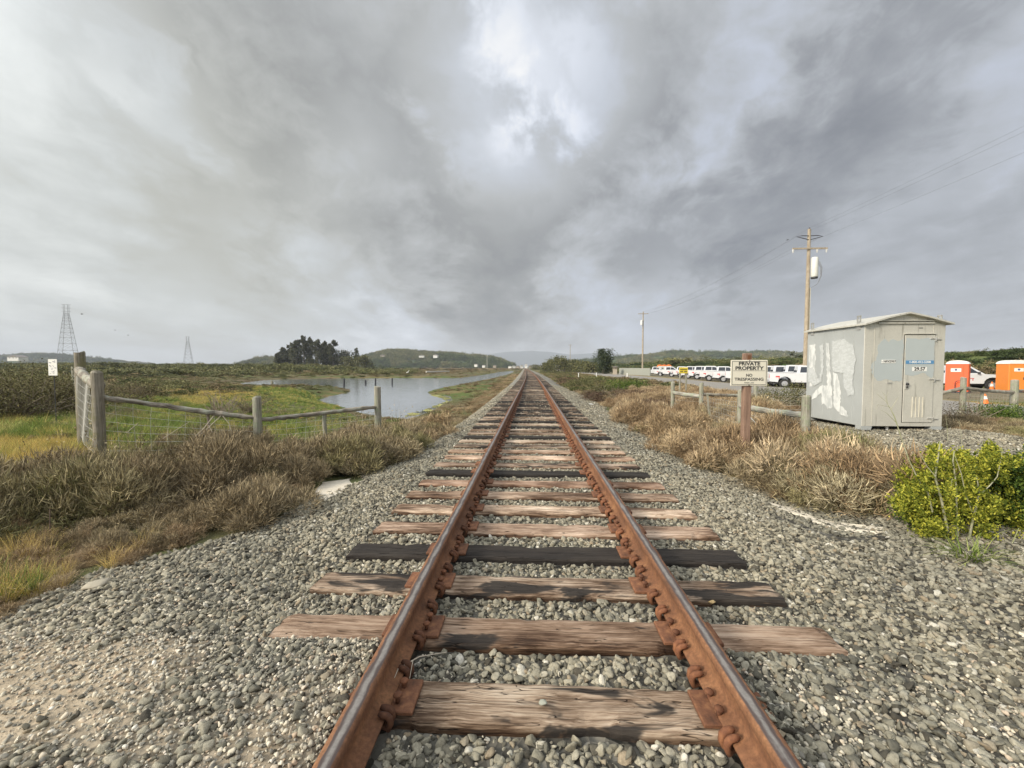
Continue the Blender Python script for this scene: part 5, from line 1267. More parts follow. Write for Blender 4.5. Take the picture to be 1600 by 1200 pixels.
# --- trees
def tree(px, pytop, pybase, d, w_, m, label, kind='spire', name='tree', n=2600, leaf=.5, group=None, trunk=.35, seed=1):
    q = W(px, pybase, d); zg = Hs(q.x, q.y); ht = W(px, pytop, d).z - zg
    root = empty(name, (q.x, q.y, zg), 0, label, 'tree', group); r = np.random.default_rng(seed)
    C = []; mb = MB(); rp = random.Random(seed)
    mb.tube([(0, 0, -.3), (rp.uniform(-.2, .2), 0, ht * .3), (rp.uniform(-.3, .3), 0, ht * .62), (rp.uniform(-.3, .3), rp.uniform(-.3, .3), ht * .9)], [trunk, trunk * .75, trunk * .45, trunk * .12], 8)
    nb = 20
    for k in range(nb):
        f = .10 + .88 * (k + .5) / nb; a_ = rp.uniform(0, 6.28)
        if kind == 'spire': rad = w_ * .5 * (math.sin(math.pi * min(1, (f * .86 + .12))) ** .7) * rp.uniform(.35, 1)
        elif kind == 'round': rad = w_ * .5 * math.sqrt(max(0.02, 1 - ((f - .55) / .5) ** 2)) * rp.uniform(.35, 1)
        else: rad = w_ * .5 * (1.05 - f) * rp.uniform(.5, 1)
        c = Vector((math.cos(a_) * rad, math.sin(a_) * rad, ht * f * (.90 if kind == 'round' else .97))); C.append(c)
        mb.tube([(0, 0, ht * f * .72), tuple(c * .55 + Vector((0, 0, ht * f * .40))), tuple(c)], [trunk * .3, trunk * .18, trunk * .06], 4, False)
    for k in range(6): C.append(Vector((rp.uniform(-.12, .12) * w_, rp.uniform(-.12, .12) * w_, ht * rp.uniform(.45, .97))))
    mb.build('trunk', M_bark, root)
    C = np.array([c[:] for c in C]); s = w_ * (.085 if kind == 'spire' else .11) * np.where(r.random(len(C)) < .3, .6, 1.1) * (np.clip(1.5 - 1.15 * C[:, 2] / ht, .35, 1.2) if kind == 'spire' else 1)
    ii_ = r.integers(0, len(C), n); P = C[ii_] + r.normal(size=(n, 3)) * s[ii_][:, None] * (1, 1, 1.25); P[:, 2] = np.abs(np.where(P[:, 2] > ht, 2 * ht - P[:, 2] - r.random(n) * ht * .15, P[:, 2]))
    np_obj('crown', *leaves(r, P, leaf, .4, .6), m, root); return root
eg = 'trees of the dark grove beyond the pond'
EUC = [(433, 553, 4.5, 'outermost left tree of the dark grove, leaning out low'), (442, 544, 8, 'second tree from the left of the dark grove'), (453, 536, 8, 'third tree from the left of the dark grove, thin topped'), (464, 531, 8, 'fourth tree from the left of the dark grove'),
       (475, 523, 8, 'tallest spire of the dark grove, just left of its middle'), (486, 526, 9, 'second tallest spire of the dark grove, right beside the tallest'), (496, 530, 10, 'broad tree right of the two tallest spires of the grove'), (507, 533, 9, 'third tree from the right end of the dark grove'), (513, 540, 6, 'slim open crowned tree, second from the right end of the dark grove'), (521, 531, 6.5, 'upright tree at the right end of the dark grove')]
for i, (px, py, w_, lab) in enumerate(EUC): tree(px, py, 570, 255 + (i % 3) * 6, w_ * 1.05, LM_euc, lab, 'spire', 'eucalyptus_tree', 4200, .8, eg, .5, 20 + i)
tree(535, 548, 570, 262, 12, LM_euc, 'low round dark tree just right of the grove', 'round', 'tree', 2200, .8, None, .4, 41)
tree(557, 543, 568, 262, 6, LM_euc, 'small open tree standing above the low trees right of the grove', 'spire', 'tree', 900, .8, None, .3, 42)
tree(548, 557, 570, 250, 11, LM_olive, 'low olive tree between the grove and the rightmost rounded tree', 'round', 'tree', 1800, .7, None, .3, 43)
tree(570, 555, 571, 240, 10, LM_olive, 'rounded olive tree, rightmost of the trees by the grove', 'round', 'tree', 1800, .7, None, .3, 44)
tree(943, 545, 577, 110, 5.2, LM_cyp, 'dark dense rounded cone shaped tree beside the road, right of the track', 'round', 'cypress_tree', 5200, .32, None, .3, 45)
for i, (px, py, d, w_, lab) in enumerate([(853, 567, 180, 5, 'small grey green tree nearest the vanishing point, right of the rails'), (862, 561, 170, 7, 'olive tree right of the small one near the vanishing point'), (872, 555.5, 160, 8, 'tallest olive tree of the row right of the rails'), (882, 560, 150, 7, 'olive tree just left of the third utility pole'), (896, 562, 150, 8, 'olive tree just right of the third utility pole'), (838, 570, 300, 10, 'low distant tree at the right end of the far white houses'), (910, 565, 140, 8, 'low olive tree left of the dark cone shaped tree'), (923, 567, 130, 7, 'low green tree next to the dark cone shaped tree')]):
    tree(px, py, 576, d, w_, LM_olive, lab, 'round', 'tree', 1700, .45, 'trees along the right side of the track', .2, 60 + i)
# bare tree
q = W(536, 570, 262); zg = Hs(q.x, q.y); ht = W(536, 540, 262).z - zg; mb = MB(); rp = random.Random(8)
for k in range(16):
    a_ = rp.uniform(-1, 1) * 4.6; z1 = ht * rp.uniform(.65, 1); mb.tube([(a_ * .1, 0, 0), (a_ * .5, rp.uniform(-1, 1), z1 * .5), (a_, rp.uniform(-1, 1), z1)], [.22, .12, .04], 4, False)
o = mb.build('bare_tree', plain('bleached_bark', (.35, .33, .29), .9)); o.location = (q.x, q.y, zg); tag(o, 'pale leafless tree between the dark grove and the small open tree', 'tree')

# ------------------------------------------------------------------ hills
def m_hill(t, b, o):
    tc = t.node('ShaderNodeTexCoord').outputs['Object']; n = t.noise(tc, .012, 6, .65); f = t.noise(tc, .08, 5, .65)
    c = t.ramp(t.math('ADD', t.math('MULTIPLY', n, .5), t.math('MULTIPLY', f, .5)), [(.35, (.025, .04, .018)), (.5, (.055, .075, .03)), (.62, (.10, .12, .05)), (.72, (.20, .18, .10))])
    t.put(b.inputs['Base Color'], c); b.inputs['Roughness'].default_value = 1; b.inputs['Specular IOR Level'].default_value = 0
M_hill = mat('wooded_hill', m_hill)
M_mount = plain('far_mountain', (.10, .115, .12), 1, 0, .2, .002)
hill_pts = []
def hill(pts, d, depth, m, z0=-.8, rough=3.0, trees=True, nu=120, nv=26):
    V = []; pxs = np.linspace(pts[0][0], pts[-1][0], nu); top = np.interp(pxs, [p[0] for p in pts], [p[1] for p in pts])
    for v in range(nv):
        f = v / (nv - 1); prof = math.sin(math.pi * min(1, f * 1.0)) ** .8 if f < .5 else math.cos(math.pi * (f - .5)) ** .8
        for i, (px, py) in enumerate(zip(pxs, top)):
            dd = d + depth * (f - .5); q = W(px, py, dd); zt = W(px, py, d).z
            k = fbm(np.array([q.x]), np.array([q.y]), depth * .25, 4)[0] - .5
            V.append((q.x, q.y, z0 + max(0, (zt - z0)) * prof * (1 + k * .35 * (1 - prof)) + (k * rough * prof if abs(f - .5) > .06 else 0)))
    F = [(v * nu + i, v * nu + i + 1, (v + 1) * nu + i + 1, (v + 1) * nu + i) for v in range(nv - 1) for i in range(nu - 1)]
    V = np.array(V); o = np_obj('hill', V, np.array(F), m, smooth=True); o['kind'] = 'structure'
    if trees:
        n = trees; g = V.reshape(nv, nu, 3); a_ = rng.uniform(0, nv * .62 - 1.001, n); b_ = rng.uniform(0, nu - 1.001, n); i0 = a_.astype(int); j0 = b_.astype(int); fa = (a_ - i0)[:, None]; fb = (b_ - j0)[:, None]
        P = (g[i0, j0] * (1 - fa) + g[i0 + 1, j0] * fa) * (1 - fb) + (g[i0, j0 + 1] * (1 - fa) + g[i0 + 1, j0 + 1] * fa) * fb
        hill_pts.append((P, d))
    return o
hill([(548, 572), (565, 563), (580, 557), (600, 551.5), (630, 550), (660, 553), (700, 555), (740, 558), (770, 561), (785, 567), (800, 573)], 900, 330, M_hill, trees=4200)
hill([(880, 572), (905, 567), (925, 565), (960, 562), (985, 559), (1020, 557), (1050, 551), (1080, 551), (1110, 554), (1160, 553), (1220, 552), (1260, 555), (1320, 558), (1420, 562), (1520, 566)], 1000, 380, M_hill, trees=4200)
hill([(-260, 563), (-100, 562), (0, 558), (40, 555), (80, 555), (110, 557), (140, 561), (180, 565), (240, 571)], 1300, 420, M_hill, trees=2200)
hill([(372, 571), (385, 568), (405, 563), (425, 562), (445, 566), (480, 571)], 800, 200, M_hill, trees=500)
hill([(560, 573), (640, 568), (700, 563), (760, 555), (790, 550), (830, 549), (860, 550), (890, 554), (940, 551), (980, 557), (1050, 563), (1180, 572)], 4300, 1200, M_mount, trees=0, rough=30)
wd = Field(); 
for P, d in hill_pts:
    n = len(P); k = fbm(P[:, 0], P[:, 1], 45, 3) > .40; P = P[k]; n = len(P); a_, c_ = PAL['dkg']; s = rng.uniform(5, 11, n)
    cho = np.where(fbm(P[:, 0], P[:, 1], 70, 2) > .5, PAL['olive'][0], PAL['dkg'][0])
    wd.p.append(P - (0, 0, 1)); wd.r.append(np.stack([np.zeros(n), np.zeros(n), rng.uniform(0, 6.28, n)], 1)); wd.s.append(np.stack([s, s, s * rng.uniform(.8, 1.3, n)], 1)); wd.i.append(cho + rng.integers(0, 4, n))
wd.build('woodland', 'woods covering the far hills on both sides of the track', 'woodland')

# ------------------------------------------------------------------ houses far off
M_house = plain('white_house_wall', (.75, .73, .68), .8); M_tan = plain('tan_house_wall', (.36, .31, .24), .8); M_roof = plain('grey_roof', (.22, .20, .19), .8)
def house(px, py, d, w_, h, label, wall=None, zoff=0, lowslope=.35):
    q = W(px, py, d); root = empty('house', (q.x, q.y, q.z), YAW + random.uniform(-.4, .4), label, 'house', 'houses by the hills'); L = w_ * .7
    mb = MB(); mb.box((0, 0, h / 2 - 1), (w_, L, h + 2)); wl = mb.build('wall', wall or M_house, root)
    mb = MB(); mb.prism([(-w_ / 2 - .4, h), (0, h + w_ * lowslope * .5), (w_ / 2 + .4, h)], 'y', -L / 2 - .4, L / 2 + .4); mb.build('roof', M_roof, root)
    for k in (-.28, .05, .3): mb = MB(); mb.box((w_ * k, -L / 2 - .02, h * .55), (w_ * .12, .06, h * .3)); mb.build('window', M_dark, root)
house(681, 557.5, 760, 8, 3, 'white house on the wooded hill left of the track'); house(659, 557, 765, 9, 1.4, 'long pale house on the hill left of the white one'); house(598, 556, 770, 8, 1.2, 'pale house near the left end of the wooded hill', M_tan)
house(744, 571, 600, 4.5, 1.6, 'small white house at the foot of the hill, left of the marsh power pole'); house(756, 572.6, 590, 4, 1.6, 'small white house next to the marsh power pole'); house(773, 572.5, 600, 4.5, 1.2, 'low tan house between the power pole and the town', M_tan)
for i, (px, w_, h, lab) in enumerate([(797, 7, 2.5, 'leftmost white house of the distant town'), (803, 6, 4, 'second house from the left of the distant town'), (809, 8, 3, 'third house from the left of the distant town'), (815, 6, 5, 'house of the distant town just left of the rails'), (822, 6, 8, 'tallest house of the distant town, above the end of the rails'), (829, 8, 4, 'house of the distant town just right of the rails'), (836, 9, 6, 'pale house at the right end of the distant town'), (845, 9, 4, 'tan house beyond the right end of the distant town')]):
    house(px, 574, 640, w_ * .7, h * .6, lab, M_tan if i % 3 == 2 else None)
house(1065, 564.8, 620, 14, 1.2, 'long low white shed on the farmland before the right hills'); house(1112, 563.5, 620, 5, 2, 'small white shed on the farmland before the right hills')
house(28, 561, 420, 12, 2, 'long white building far behind the dark left bush')
house(961, 579, 100, 1.0, .9, 'small tan hut right of the dark cone shaped tree', M_tan)
# long grey wall before the trucks, white posts
a_, b_ = W(968, 584, 103), W(1016, 586, 88)
mb = MB(); L = (b_ - a_); 
zb = Hs(a_.x, a_.y); mb.box((0, 0, .65), (Vector((L.x, L.y, 0)).length, .2, 1.9)); o = mb.build('concrete_wall', plain('grey_concrete', (.30, .31, .27), .9)); o.location = ((a_.x + b_.x) / 2, (a_.y + b_.y) / 2, zb); o.rotation_euler = (0, 0, math.atan2(L.y, L.x)); tag(o, 'long low grey wall left of the parked trucks', 'wall')
for px, py, d, lab in ((904, 577, 70, 'white marker post left of the dark cone shaped tree'), (932, 577, 72, 'white marker post at the foot of the dark cone shaped tree'), (980, 583, 62, 'white marker post in front of the long grey wall')):
    q = W(px, py, d); mb = MB(); mb.cham((0, 0, .35), (.14, .14, 1.1), .02); o = mb.build('marker_post', M_white); o.location = (q.x, q.y, Hs(q.x, q.y)); tag(o, lab, 'marker post')

# ------------------------------------------------------------------ utility poles and wires
def upole(px, pytop, d, label, rbase=.17, transformer=False, small=False):
    q = W(px, pytop, d); zg = Hs(q.x, q.y); h = q.z - zg
    root = empty('utility_pole', (q.x, q.y, zg), 0, label, 'utility pole', 'utility poles'); rz = 0
    mb = MB(); mb.tube([(0, 0, -.5), (0, 0, h * .5), (0, 0, h)], [rbase, rbase * .82, rbase * .6], 12); mb.build('pole', M_pole, root)
    if small:
        mb = MB(); mb.box((0, -.15, h - .5), (2.4, .12, .14)); mb.build('crossarm', M_pole, root)
        if transformer: mb = MB(); mb.tube([(-.38, -.2, h - 3.1), (-.38, -.2, h - 2.0)], .26, 12); mb.build('transformer', plain('pole_can', (.75, .75, .72), .5), root)
        return root, h
    mb = MB(); mb.box((.0, -.17, h - 1.75), (3.0, .11, .13)); ca = mb.build('crossarm', M_pole, root)
    for x in (-1.45, .62, 1.42): mb = MB(); mb.tube([(x, -.17, h - 1.83), (x, -.17, h - 2.12)], [.09, .045], 10); mb.build('insulator', plain('porcelain', (.6, .6, .57), .3), ca)
    for s in (-1, 1): mb = MB(); mb.tube([(s * .1, -.1, h - .62), (s * .65, -.1, h - .60), (s * 1.15, -.1, h - .68), (s * .6, -.1, h - .82), (s * .1, -.1, h - .95)], .035, 6); mb.build('bracket', M_iron, root)
    mb = MB(); mb.tube([(0, -.03, h - .2), (0, -.03, h + .12)], .05, 8); mb.build('top_insulator', M_iron, root)
    mb = MB(); mb.tube([(.42, -.2, h - 4.3), (.42, -.2, h - 4.2), (.42, -.2, h - 2.65), (.42, -.2, h - 2.55)], [.25, .28, .28, .24], 18); tr = mb.build('transformer', plain('pole_can', (.66, .66, .60), .45), root, True)
    mb = MB(); mb.tube([(.42, -.2, h - 4.40), (.42, -.2, h - 4.28)], .27, 16); mb.build('base_ring', M_iron, tr)
    for x in (.35, .72): mb = MB(); mb.tube([(x, -.2, h - 2.9), (x, -.2, h - 2.55)], [.05, .03], 8); mb.build('bushing', M_iron, tr)
    mb = MB()
    for k in range(3): mb.tube([(.55 + k * .1, -.35, h - 2.95), (.80 + k * .07, -.4, h - 3.5), (.85 + k * .03, -.38, h - 4.2), (.65, -.3, h - 4.9), (.2, -.2, h - 5.2)], .022, 5)
    mb.build('drop_cable', M_cable, root)
    mb = MB(); mb.box((.20, -.02, h * .32), (.07, .09, h * .62)); mb.build('conduit_strip', plain('pale_conduit', (.62, .58, .45), .7), root)
    return root, h
p1, h1 = upole(1264.5, 358, 37, 'tall wooden utility pole with a grey transformer can, left behind the shed', .2, True)
p2, h2 = upole(1005, 487, 96, 'second wooden utility pole, standing behind the left trucks', .20, True, True)
p3, h3 = upole(891, 538, 260, 'small distant utility pole above the olive trees', .22, False, True)
mb = MB(); q = W(761, 555, 400); zg = Hs(q.x, q.y); mb.tube([(0, 0, 0), (0, 0, q.z - zg)], [.28, .2], 8); mb.box((0, 0, q.z - zg - .8), (2.2, .15, .2)); o = mb.build('utility_pole', plain('bleached_pole', (.5, .48, .42), .9)); o.location = (q.x, q.y, zg); tag(o, 'lone pale pole in the marsh, mirrored in the pond', 'utility pole', 'utility poles')
def wire(a_, b_, sag, r, label):
    mb = MB(); n = 24; a_, b_ = Vector(a_), Vector(b_); mb.tube([a_.lerp(b_, i / n) - Vector((0, 0, sag * 4 * (i / n) * (1 - i / n))) - a_ for i in range(n + 1)], r, 4)
    o = mb.build('power_line', M_cable); o.location = a_; tag(o, label, 'power line', 'wires on the utility poles')
T1 = p1.location + Vector((0, 0, h1)); T2 = p2.location + Vector((0, 0, h2)); T0 = Vector((T1.x, -22, T1.z + 1.5))
for dx, dz, lab1, lab0 in ((0, .1, 'topmost wire between the first and second utility poles', 'topmost wire from the transformer pole to the right edge'), (-1.1, -.65, 'wire on the left of the upper bracket, between the first and second poles', 'wire from the upper left bracket of the transformer pole to the right edge'), (1.1, -.65, 'wire on the right of the upper bracket, between the first and second poles', 'wire from the upper right bracket of the transformer pole to the right edge'), (-1.45, -1.7, 'lowest wire between the first and second utility poles', 'lowest wire from the transformer pole to the right edge')):
    wire(T1 + Vector((dx, 0, dz)), T2 + Vector((dx * .7, 0, dz * .5)), 1.0, .008, lab1)
    if dx != 1.1: wire(T1 + Vector((dx, 0, dz)), T0 + Vector((dx, 0, dz * 1.3)), .9, .0055, lab0)
# birds
M_bird = plain('dark_feather', (.06, .06, .06), .8)
def bird(loc, s, label, wings, m=None, rz=0):
    mb = MB(); mb.tube([(-1.0, 0, 0), (-.5, 0, .0), (0, 0, .12), (.45, 0, .2), (.75, 0, .32), (1.0, 0, .28)], [.05, .16, .28, .24, .16, .03], 8)
    if wings: mb.add([(.25, .15, .2), (-.2, .15, .2), (-.35, 1.2, .55), (.1, 1.1, .6), (.25, -.15, .2), (-.2, -.15, .2), (-.35, -1.2, .55), (.1, -1.1, .6)], [(0, 1, 2, 3), (4, 5, 6, 7)])
    o = mb.build('bird', m or M_bird); o.location = loc; o.scale = (s, s, s); o.rotation_euler = (0, 0, rz); tag(o, label, 'bird')
bird(T1.lerp(T2, .055) + Vector((0, 0, .0)), .14, 'dark bird perched on the topmost wire left of the transformer pole', False)
bird(W(128, 491, 120), .35, 'tiny dark bird flying right of the tall lattice tower', True, None, .5); bird(W(180, 516, 150), .3, 'tiny bird flying midway between the two lattice towers', True); bird(W(200, 524, 150), .3, 'tiny bird flying lower, right of the midway one', True, None, 1)
# egret
q = W(637, 583, 122); eg_ = empty('egret', (q.x, q.y, max(Hs(q.x, q.y), ZW)), 0, 'white egret standing at the far edge of the pond', 'bird')
mb = MB(); mb.tube([(-.5, 0, .55), (-.25, 0, .6), (0, 0, .68), (.2, 0, .75), (.28, 0, .95), (.2, 0, 1.1), (.3, 0, 1.22), (.42, 0, 1.2), (.6, 0, 1.17)], [.03, .12, .17, .12, .05, .04, .05, .045, .008], 8); mb.build('body', M_white, eg_)
for y_ in (-.06, .06): mb = MB(); mb.tube([(0, y_, 0), (.03, y_, .3), (0, y_, .62)], .015, 5); mb.build('leg', M_iron, eg_)

# lattice towers
def tower(px, pytop, d, base_w, label, r=.16):
    q = W(px, pytop, d); zg = Hs(q.x, q.y); h = q.z - zg; root = empty('lattice_tower', (q.x, q.y, zg), R(32), label, 'pylon', 'lattice towers of the power line')
    m = plain('tower_steel', (.20, .20, .21), .7, .2); w0, w1 = base_w / 2, base_w * .11; zt = h * .86
    def half(z): return w0 + (w1 - w0) * min(1, z / zt)
    for s, t_ in ((-1, -1), (1, -1), (1, 1), (-1, 1)):
        mb = MB(); mb.tube([(s * w0, t_ * w0, 0), (s * w1, t_ * w1, zt), (s * w1, t_ * w1, h)], r, 4); mb.build('leg', m, root)
    mb = MB(); zs = [0]; z = 0
    while z < zt - 1: z += max(2.2, half(z) * 1.25); zs.append(min(z, zt))
    for z0, z1 in zip(zs[:-1], zs[1:]):
        a_, b_ = half(z0), half(z1)
        for s in range(4):
            c0, s0 = [(-1, -1), (1, -1), (1, 1), (-1, 1)][s], [(1, -1), (1, 1), (-1, 1), (-1, -1)][s]
            mb.tube([(c0[0] * b_, c0[1] * b_, z1), (s0[0] * b_, s0[1] * b_, z1)], r * .6, 3); mb.tube([(c0[0] * a_, c0[1] * a_, z0), (s0[0] * b_, s0[1] * b_, z1)], r * .38, 3); mb.tube([(s0[0] * a_, s0[1] * a_, z0), (c0[0] * b_, c0[1] * b_, z1)], r * .38, 3)
    mb.build('bracing', m, root)
    for k in range(3): z = h - k * h * .055; mb = MB(); mb.tube([(-w1 * 2.2, 0, z), (w1 * 2.2, 0, z)], r * .8, 4); mb.build('crossarm', m, root)
tower(103, 476, 350, 12, 'tall lattice transmission tower above the far hill at left', .13)
tower(293, 526, 760, 15, 'small hazy lattice tower, the more distant of the two', .18)

# posts in the pond
for px, y0, y1, r_, m, lab in ((425, 595, 606, .16, M_post, 'pale stub post at the left end of the pond'), (537.5, 591, 603, .13, M_iron, 'dark stub post left of the tallest fence post in the pond'), (571, 594, 599.5, .16, M_iron, 'short dark stump in the pond, second from the left of the dark ones'), (586.5, 591, 601, .13, M_iron, 'dark stub post in the pond just above the last left fence post'), (612.5, 591, 599, .13, M_iron, 'rightmost dark stub post in the pond')):
    d = 640 * 2.46 / (y1 - 574) ; q = W(px, y1, d); zt = W(px, y0, d).z; mb = MB(); mb.tube([(0, 0, -.4), (.04, 0, zt - ZW)], [r_, r_ * .85], 8); o = mb.build('stub_post', m); o.location = (q.x, q.y, ZW); tag(o, lab, 'post', 'stub posts in the pond')
# pale dock-like log on the far marsh
a_ = W(666, 582, 150); b_ = W(702, 581, 160); mb = MB(); mb.tube([(0, 0, 0), (b_ - a_) * .4, (b_ - a_)], [.35, .3, .25], 6); o = mb.build('driftwood', plain('bleached_log', (.5, .47, .42), .9)); o.location = (a_.x, a_.y, Hs(a_.x, a_.y) + .5); tag(o, 'long bleached log on the marsh beyond the pond', 'driftwood')
q = gl(923, 632); mb = MB(); mb.cham((0, 0, .02), (.22, .14, .03), .01); o = mb.build('litter', M_white); o.location = q; o.rotation_euler = (.1, .1, .5); tag(o, 'scrap of white litter on the right ballast shoulder', 'litter')
q = gl(743, 636); mb = MB(); mb.cham((0, 0, .02), (.12, .10, .03), .01); o = mb.build('litter', M_white); o.location = q; tag(o, 'scrap of white litter on the left ballast shoulder', 'litter')

# ------------------------------------------------------------------ trucks
M_wcar = plain('white_car_paint', (.62, .63, .64), .35, 0, .12, .8); M_glass = plain('dark_car_glass', (.03, .035, .045), .12, 0, .1); M_tyre = plain('tyre_rubber', (.025, .025, .025), .9); M_rim = plain('wheel_rim', (.45, .45, .46), .4, .6)
M_trim = plain('dark_trim', (.05, .05, .055), .6); M_red = plain('red_marking', (.55, .06, .05), .6); M_lamp = plain('head_lamp', (.7, .7, .68), .2); M_tail = plain('tail_lamp', (.4, .03, .02), .3); M_orange = plain('orange_plastic', (.80, .20, .03), .55); M_org2 = plain('orange_toilet', (.78, .25, .04), .5, 0, .06, 2); M_red2 = plain('red_orange_toilet', (.75, .12, .035), .5, 0, .06, 2)
def make_truck():
    root = empty('pickup_truck', (0, 0, 0), 0, 'x', 'pickup truck', 'white pickup trucks parked in a row')
    def arch(cx_, r, z0, n=8): return [(cx_ + r * math.cos(math.pi - math.pi * i / n), z0 + r * math.sin(math.pi * i / n)) for i in range(n + 1)]
    z0 = .52
    poly = [(-2.9, z0 + .06)] + arch(-1.78, .50, z0) + arch(1.86, .50, z0) + [(2.86, z0), (2.92, .80), (2.88, 1.10), (2.70, 1.20), (1.35, 1.28), (1.30, 1.30), (-2.86, 1.32), (-2.92, 1.28)]
    mb = MB(); mb.prism(poly, 'y', -.98, .98); body = mb.build('body', M_wcar, root)
    mb = MB(); b0 = [(-.92, 1.30), (1.42, 1.28), (.60, 1.90), (.45, 1.95), (-.62, 1.96), (-.82, 1.88)]; V = []
    for s, k in ((-1, 0), (1, 0)):
        for x, z in b0: V.append((x, s * (.95 - (z - 1.3) * .22), z))
    n = 6; mb.add(V, [tuple(range(n - 1, -1, -1)), tuple(range(n, 2 * n))] + [(i, (i + 1) % n, (i + 1) % n + n, i + n) for i in range(n)]); cab = mb.build('cab', M_wcar, root)
    for s in (-1, 1):
        for win in ([(-.70, 1.36), (.10, 1.36), (.10, 1.83), (-.62, 1.84)], [(.17, 1.36), (1.12, 1.35), (.58, 1.80), (.17, 1.83)]):
            mb = MB(); vs = [(x, s * (.95 - (z - 1.3) * .22 + .006), z) for x, z in win]; vs2 = [(x, y - s * .02, z) for x, y, z in vs]; mb.add(vs + vs2, [(0, 1, 2, 3), (7, 6, 5, 4), (0, 4, 5, 1), (1, 5, 6, 2), (2, 6, 7, 3), (3, 7, 4, 0)]); mb.build('window', M_glass, cab)
    def pane(x0, z0_, x1, z1, nm, dx):
        mb = MB(); y0_, y1_ = .86 - (z0_ - 1.3) * .2, .86 - (z1 - 1.3) * .2; vs = [(x0 + dx, -y0_, z0_ + .006), (x0 + dx, y0_, z0_ + .006), (x1 + dx, y1_, z1 + .006), (x1 + dx, -y1_, z1 + .006)]; vs2 = [(x - dx * 2, y, z - .02) for x, y, z in vs]; mb.add(vs + vs2, [(0, 1, 2, 3), (7, 6, 5, 4), (0, 4, 5, 1), (1, 5, 6, 2), (2, 6, 7, 3), (3, 7, 4, 0)]); mb.build(nm, M_glass, cab)
    pane(1.34, 1.34, .66, 1.86, 'windshield', .006); pane(-.91, 1.38, -.80, 1.84, 'rear_window', -.006)
    mb = MB(); mb.box((-1.9, 0, 1.30), (1.86, 1.74, .05)); mb.build('bed', M_trim, body)
    mb = MB(); mb.cham((2.94, 0, .62), (.14, 1.96, .24), .03); mb.build('bumper', M_trim, root); mb = MB(); mb.cham((-2.96, 0, .62), (.14, 1.9, .2), .03); mb.build('bumper', M_rim, root)
    mb = MB(); mb.cham((2.91, 0, .96), (.05, 1.1, .26), .01); mb.build('grille', M_trim, root)
    for s in (-1, 1):
        mb = MB(); mb.cham((2.88, s * .80, .98), (.09, .30, .24), .02); mb.build('headlight', M_lamp, root); mb = MB(); mb.cham((-2.91, s * .88, 1.05), (.05, .16, .36), .01); mb.build('tail_light', M_tail, root)
        mb = MB(); mb.cham((1.02, s * 1.08, 1.36), (.12, .22, .18), .03); mb.build('mirror', M_trim, cab)
        mb = MB(); mb.box((.62, s * .983, .93), (.34, .008, .05)); mb.box((.50, s * .983, .84), (.05, .008, .16)); mb.box((.72, s * .983, .84), (.05, .008, .18)); mb.build('door_marking', M_red, body)
        mb = MB(); mb.box((-2.3, s * .983, 1.0), (.3, .008, .12)); mb.box((-2.2, s * .983, .9), (.06, .008, .18)); mb.build('bed_marking', M_red, body)
        for x in (-1.78, 1.86):
            mb = MB(); mb.tube([(x, s * .74, .40), (x, s * .78, .40), (x, s * .94, .40), (x, s * .98, .40)], [.36, .40, .40, .36], 18); wh = mb.build('wheel', M_tyre, root)
            mb = MB(); mb.tube([(x, s * .90, .40), (x, s * .99, .40)], [.25, .23], 14); mb.build('rim', M_rim, wh)
    mb = MB(); mb.box((0, 0, .46), (5.2, 1.5, .16)); mb.build('underbody', M_trim, root)
    return root
# row parked along the road, noses toward the track, seen from their sides
CABPX = [1026, 1047, 1066, 1081, 1095, 1111, 1131, 1156, 1180, 1203, 1222, 1243, 1262]
TD = [93, 83, 76, 69.5, 64, 59, 54, 49.5, 46, 43, 40.5, 38, 35.5]
ORD = ['leftmost', 'second', 'third', 'fourth', 'fifth', 'sixth', 'seventh', 'eighth', 'ninth', 'tenth', 'eleventh', 'twelfth', 'thirteenth']
extra = {0: ' at the far left end of the row', 1: ' from the left of the row, with orange gear behind it', 2: ' from the left of the row, just behind the yellow sign', 7: ' from the left of the row, hidden behind the no trespassing sign', 11: ' from the left, front wheel showing right of the bare stemmed bush', 12: ' from the left, hidden by the utility pole and the shed'}
tr0 = make_truck()
for i, (px, d) in enumerate(zip(CABPX, TD)):
    t_ = tr0 if i == 0 else copy_tree(tr0)
    q = W(px, 590, d); t_.location = (q.x, q.y, Hs(q.x, q.y) - .02); t_.rotation_euler = (0, 0, R(-24 + random.uniform(-3, 3)))
    t_['label'] = 'white pickup truck, ' + ORD[i] + extra.get(i, ' from the left of the row parked beyond the road')
# truck behind the first orange toilet
t_ = copy_tree(tr0); q = W(1489, 600, 33.5); t_.location = (q.x, q.y, Hs(q.x, q.y)); t_.rotation_euler = (0, 0, R(-20)); t_['label'] = 'white pickup truck with only its nose showing between the two orange toilets'; 
# orange gear piled on the trucks' racks
for k, (px, d, lab) in enumerate(((1031, 86, 'orange and white bundle, leftmost of those above the first two trucks'), (1038, 86, 'orange and white bundle, middle of those above the first two trucks'), (1045, 86, 'orange and white bundle, rightmost of those above the first two trucks'))):
    q = W(px, 574, d); root = empty('orange_bundle', (q.x, q.y, q.z - .0), YAW, lab, 'orange bundle', 'orange bundles on the trucks'); mb = MB(); mb.tube([(-.55, 0, .1), (-.4, 0, .32), (0, 0, .42), (.4, 0, .32), (.55, 0, .1)], [.1, .17, .19, .17, .1], 8); mb.build('cover', M_orange, root); mb = MB(); mb.box((0, 0, .1), (.9, .3, .34)); mb.build('rack', M_white, root); mb = MB(); mb.box((0, 0, -.5), (.3, .3, .9)); mb.build('stand', M_white, root)

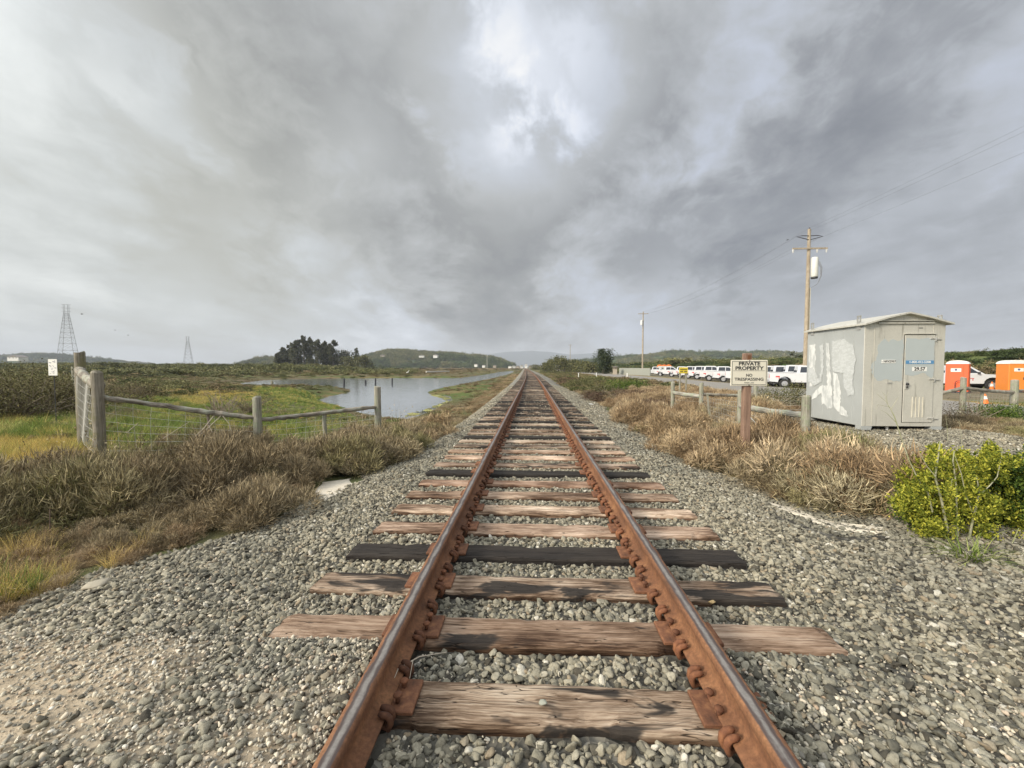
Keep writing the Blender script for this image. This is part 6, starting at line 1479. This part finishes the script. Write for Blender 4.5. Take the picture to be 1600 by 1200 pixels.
# ------------------------------------------------------------------ portable toilets, cones
def toilet(px, d, rz, m, label):
    q = W(px, 600, d); zg = Hs(q.x, q.y); root = empty('portable_toilet', (q.x, q.y, zg), rz, label, 'portable toilet', 'orange portable toilets')
    w_, h = 1.12, 2.05; mb = MB(); mb.cham((0, 0, h / 2), (w_, w_ * 1.05, h), .03); bd = mb.build('cabin', m, root)
    n = 10; mb = MB(); prof = [(-w_ / 2 - .03, h)] + [(-w_ / 2 * math.cos(math.pi * i / n), h + .02 + .24 * math.sin(math.pi * i / n)) for i in range(n + 1)] + [(w_ / 2 + .03, h)]; mb.prism(prof, 'y', -w_ * .55, w_ * .55); mb.build('roof', M_white, root)
    mb = MB(); mb.cham((-.05, -w_ * .525 - .012, 1.0), (.72, .02, 1.85), .008); dr = mb.build('door', m, root)
    mb = MB(); mb.box((-.05, -w_ * .525 - .026, 1.62), (.50, .006, .24)); lb = mb.build('label_plate', M_white, dr)
    mb = MB(); mb.tube([(-.05, -w_ * .525 - .03, 1.64), (-.05, -w_ * .525 - .034, 1.64)], [.07, .07], 12); mb.build('emblem', plain('navy_ink', (.08, .10, .2), .6), lb)
    mb = MB(); mb.box((.22, -w_ * .525 - .03, 1.0), (.05, .02, .16)); mb.build('latch', M_trim, dr)
    mb = MB(); mb.tube([(-.5, -w_ * .55 - .1, .05), (-.5, -w_ * .55 - .1, .75), (-.42, -w_ * .55 - .1, .86), (-.1, -w_ * .55 - .1, .95), (-.1, -w_ * .55 - .1, .05)], .025, 6); o = mb.build('handrail', M_iron, root); o.location = (.95 if px > 1550 else .45, -.1, 0)
    mb = MB(); mb.box((0, 0, .05), (w_ + .12, w_ + .16, .12)); mb.build('skid_base', M_trim, root); return root
toilet(1496, 29.2, YAW + R(-52), M_red2, 'red orange portable toilet half hidden by the right wall of the shed')
toilet(1581, 29.6, YAW + R(-18), M_org2, 'bright orange portable toilet with white label at the right edge')
def cone(px, py, d, label, h=.72):
    q = W(px, py, d); zg = Hs(q.x, q.y); root = empty('traffic_cone', (q.x, q.y, zg), 0, label, 'traffic cone', 'traffic cones'); mb = MB(); mb.cham((0, 0, .02), (.38, .38, .04), .01); mb.tube([(0, 0, .03), (0, 0, h)], [.16, .03], 14); mb.build('cone_body', M_orange, root)
    mb = MB(); mb.tube([(0, 0, h * .50), (0, 0, h * .78)], [.105, .064], 14); mb.build('white_band', M_white, root)
cone(1550, 600, 31, 'orange traffic cone with white band standing between the toilets'); cone(1539, 615, 19.5, 'orange traffic cone nearer the grey fence', .5)

# ------------------------------------------------------------------ air
hb = MB(); hb.box((0, 2300, 109), (10600, 5800, 226.0))
def m_haze():
    m = bpy.data.materials.new('haze_air'); m.use_nodes = True; t = NT(m.node_tree); t.n.clear()
    v = t.node('ShaderNodeVolumePrincipled'); v.inputs['Color'].default_value = (.84, .90, 1, 1); v.inputs['Density'].default_value = .00020; v.inputs['Anisotropy'].default_value = 0.0
    o = t.node('ShaderNodeOutputMaterial'); t.l.new(v.outputs[0], o.inputs['Volume']); return m
hz = hb.build('haze', m_haze()); hz['kind'] = 'stuff'
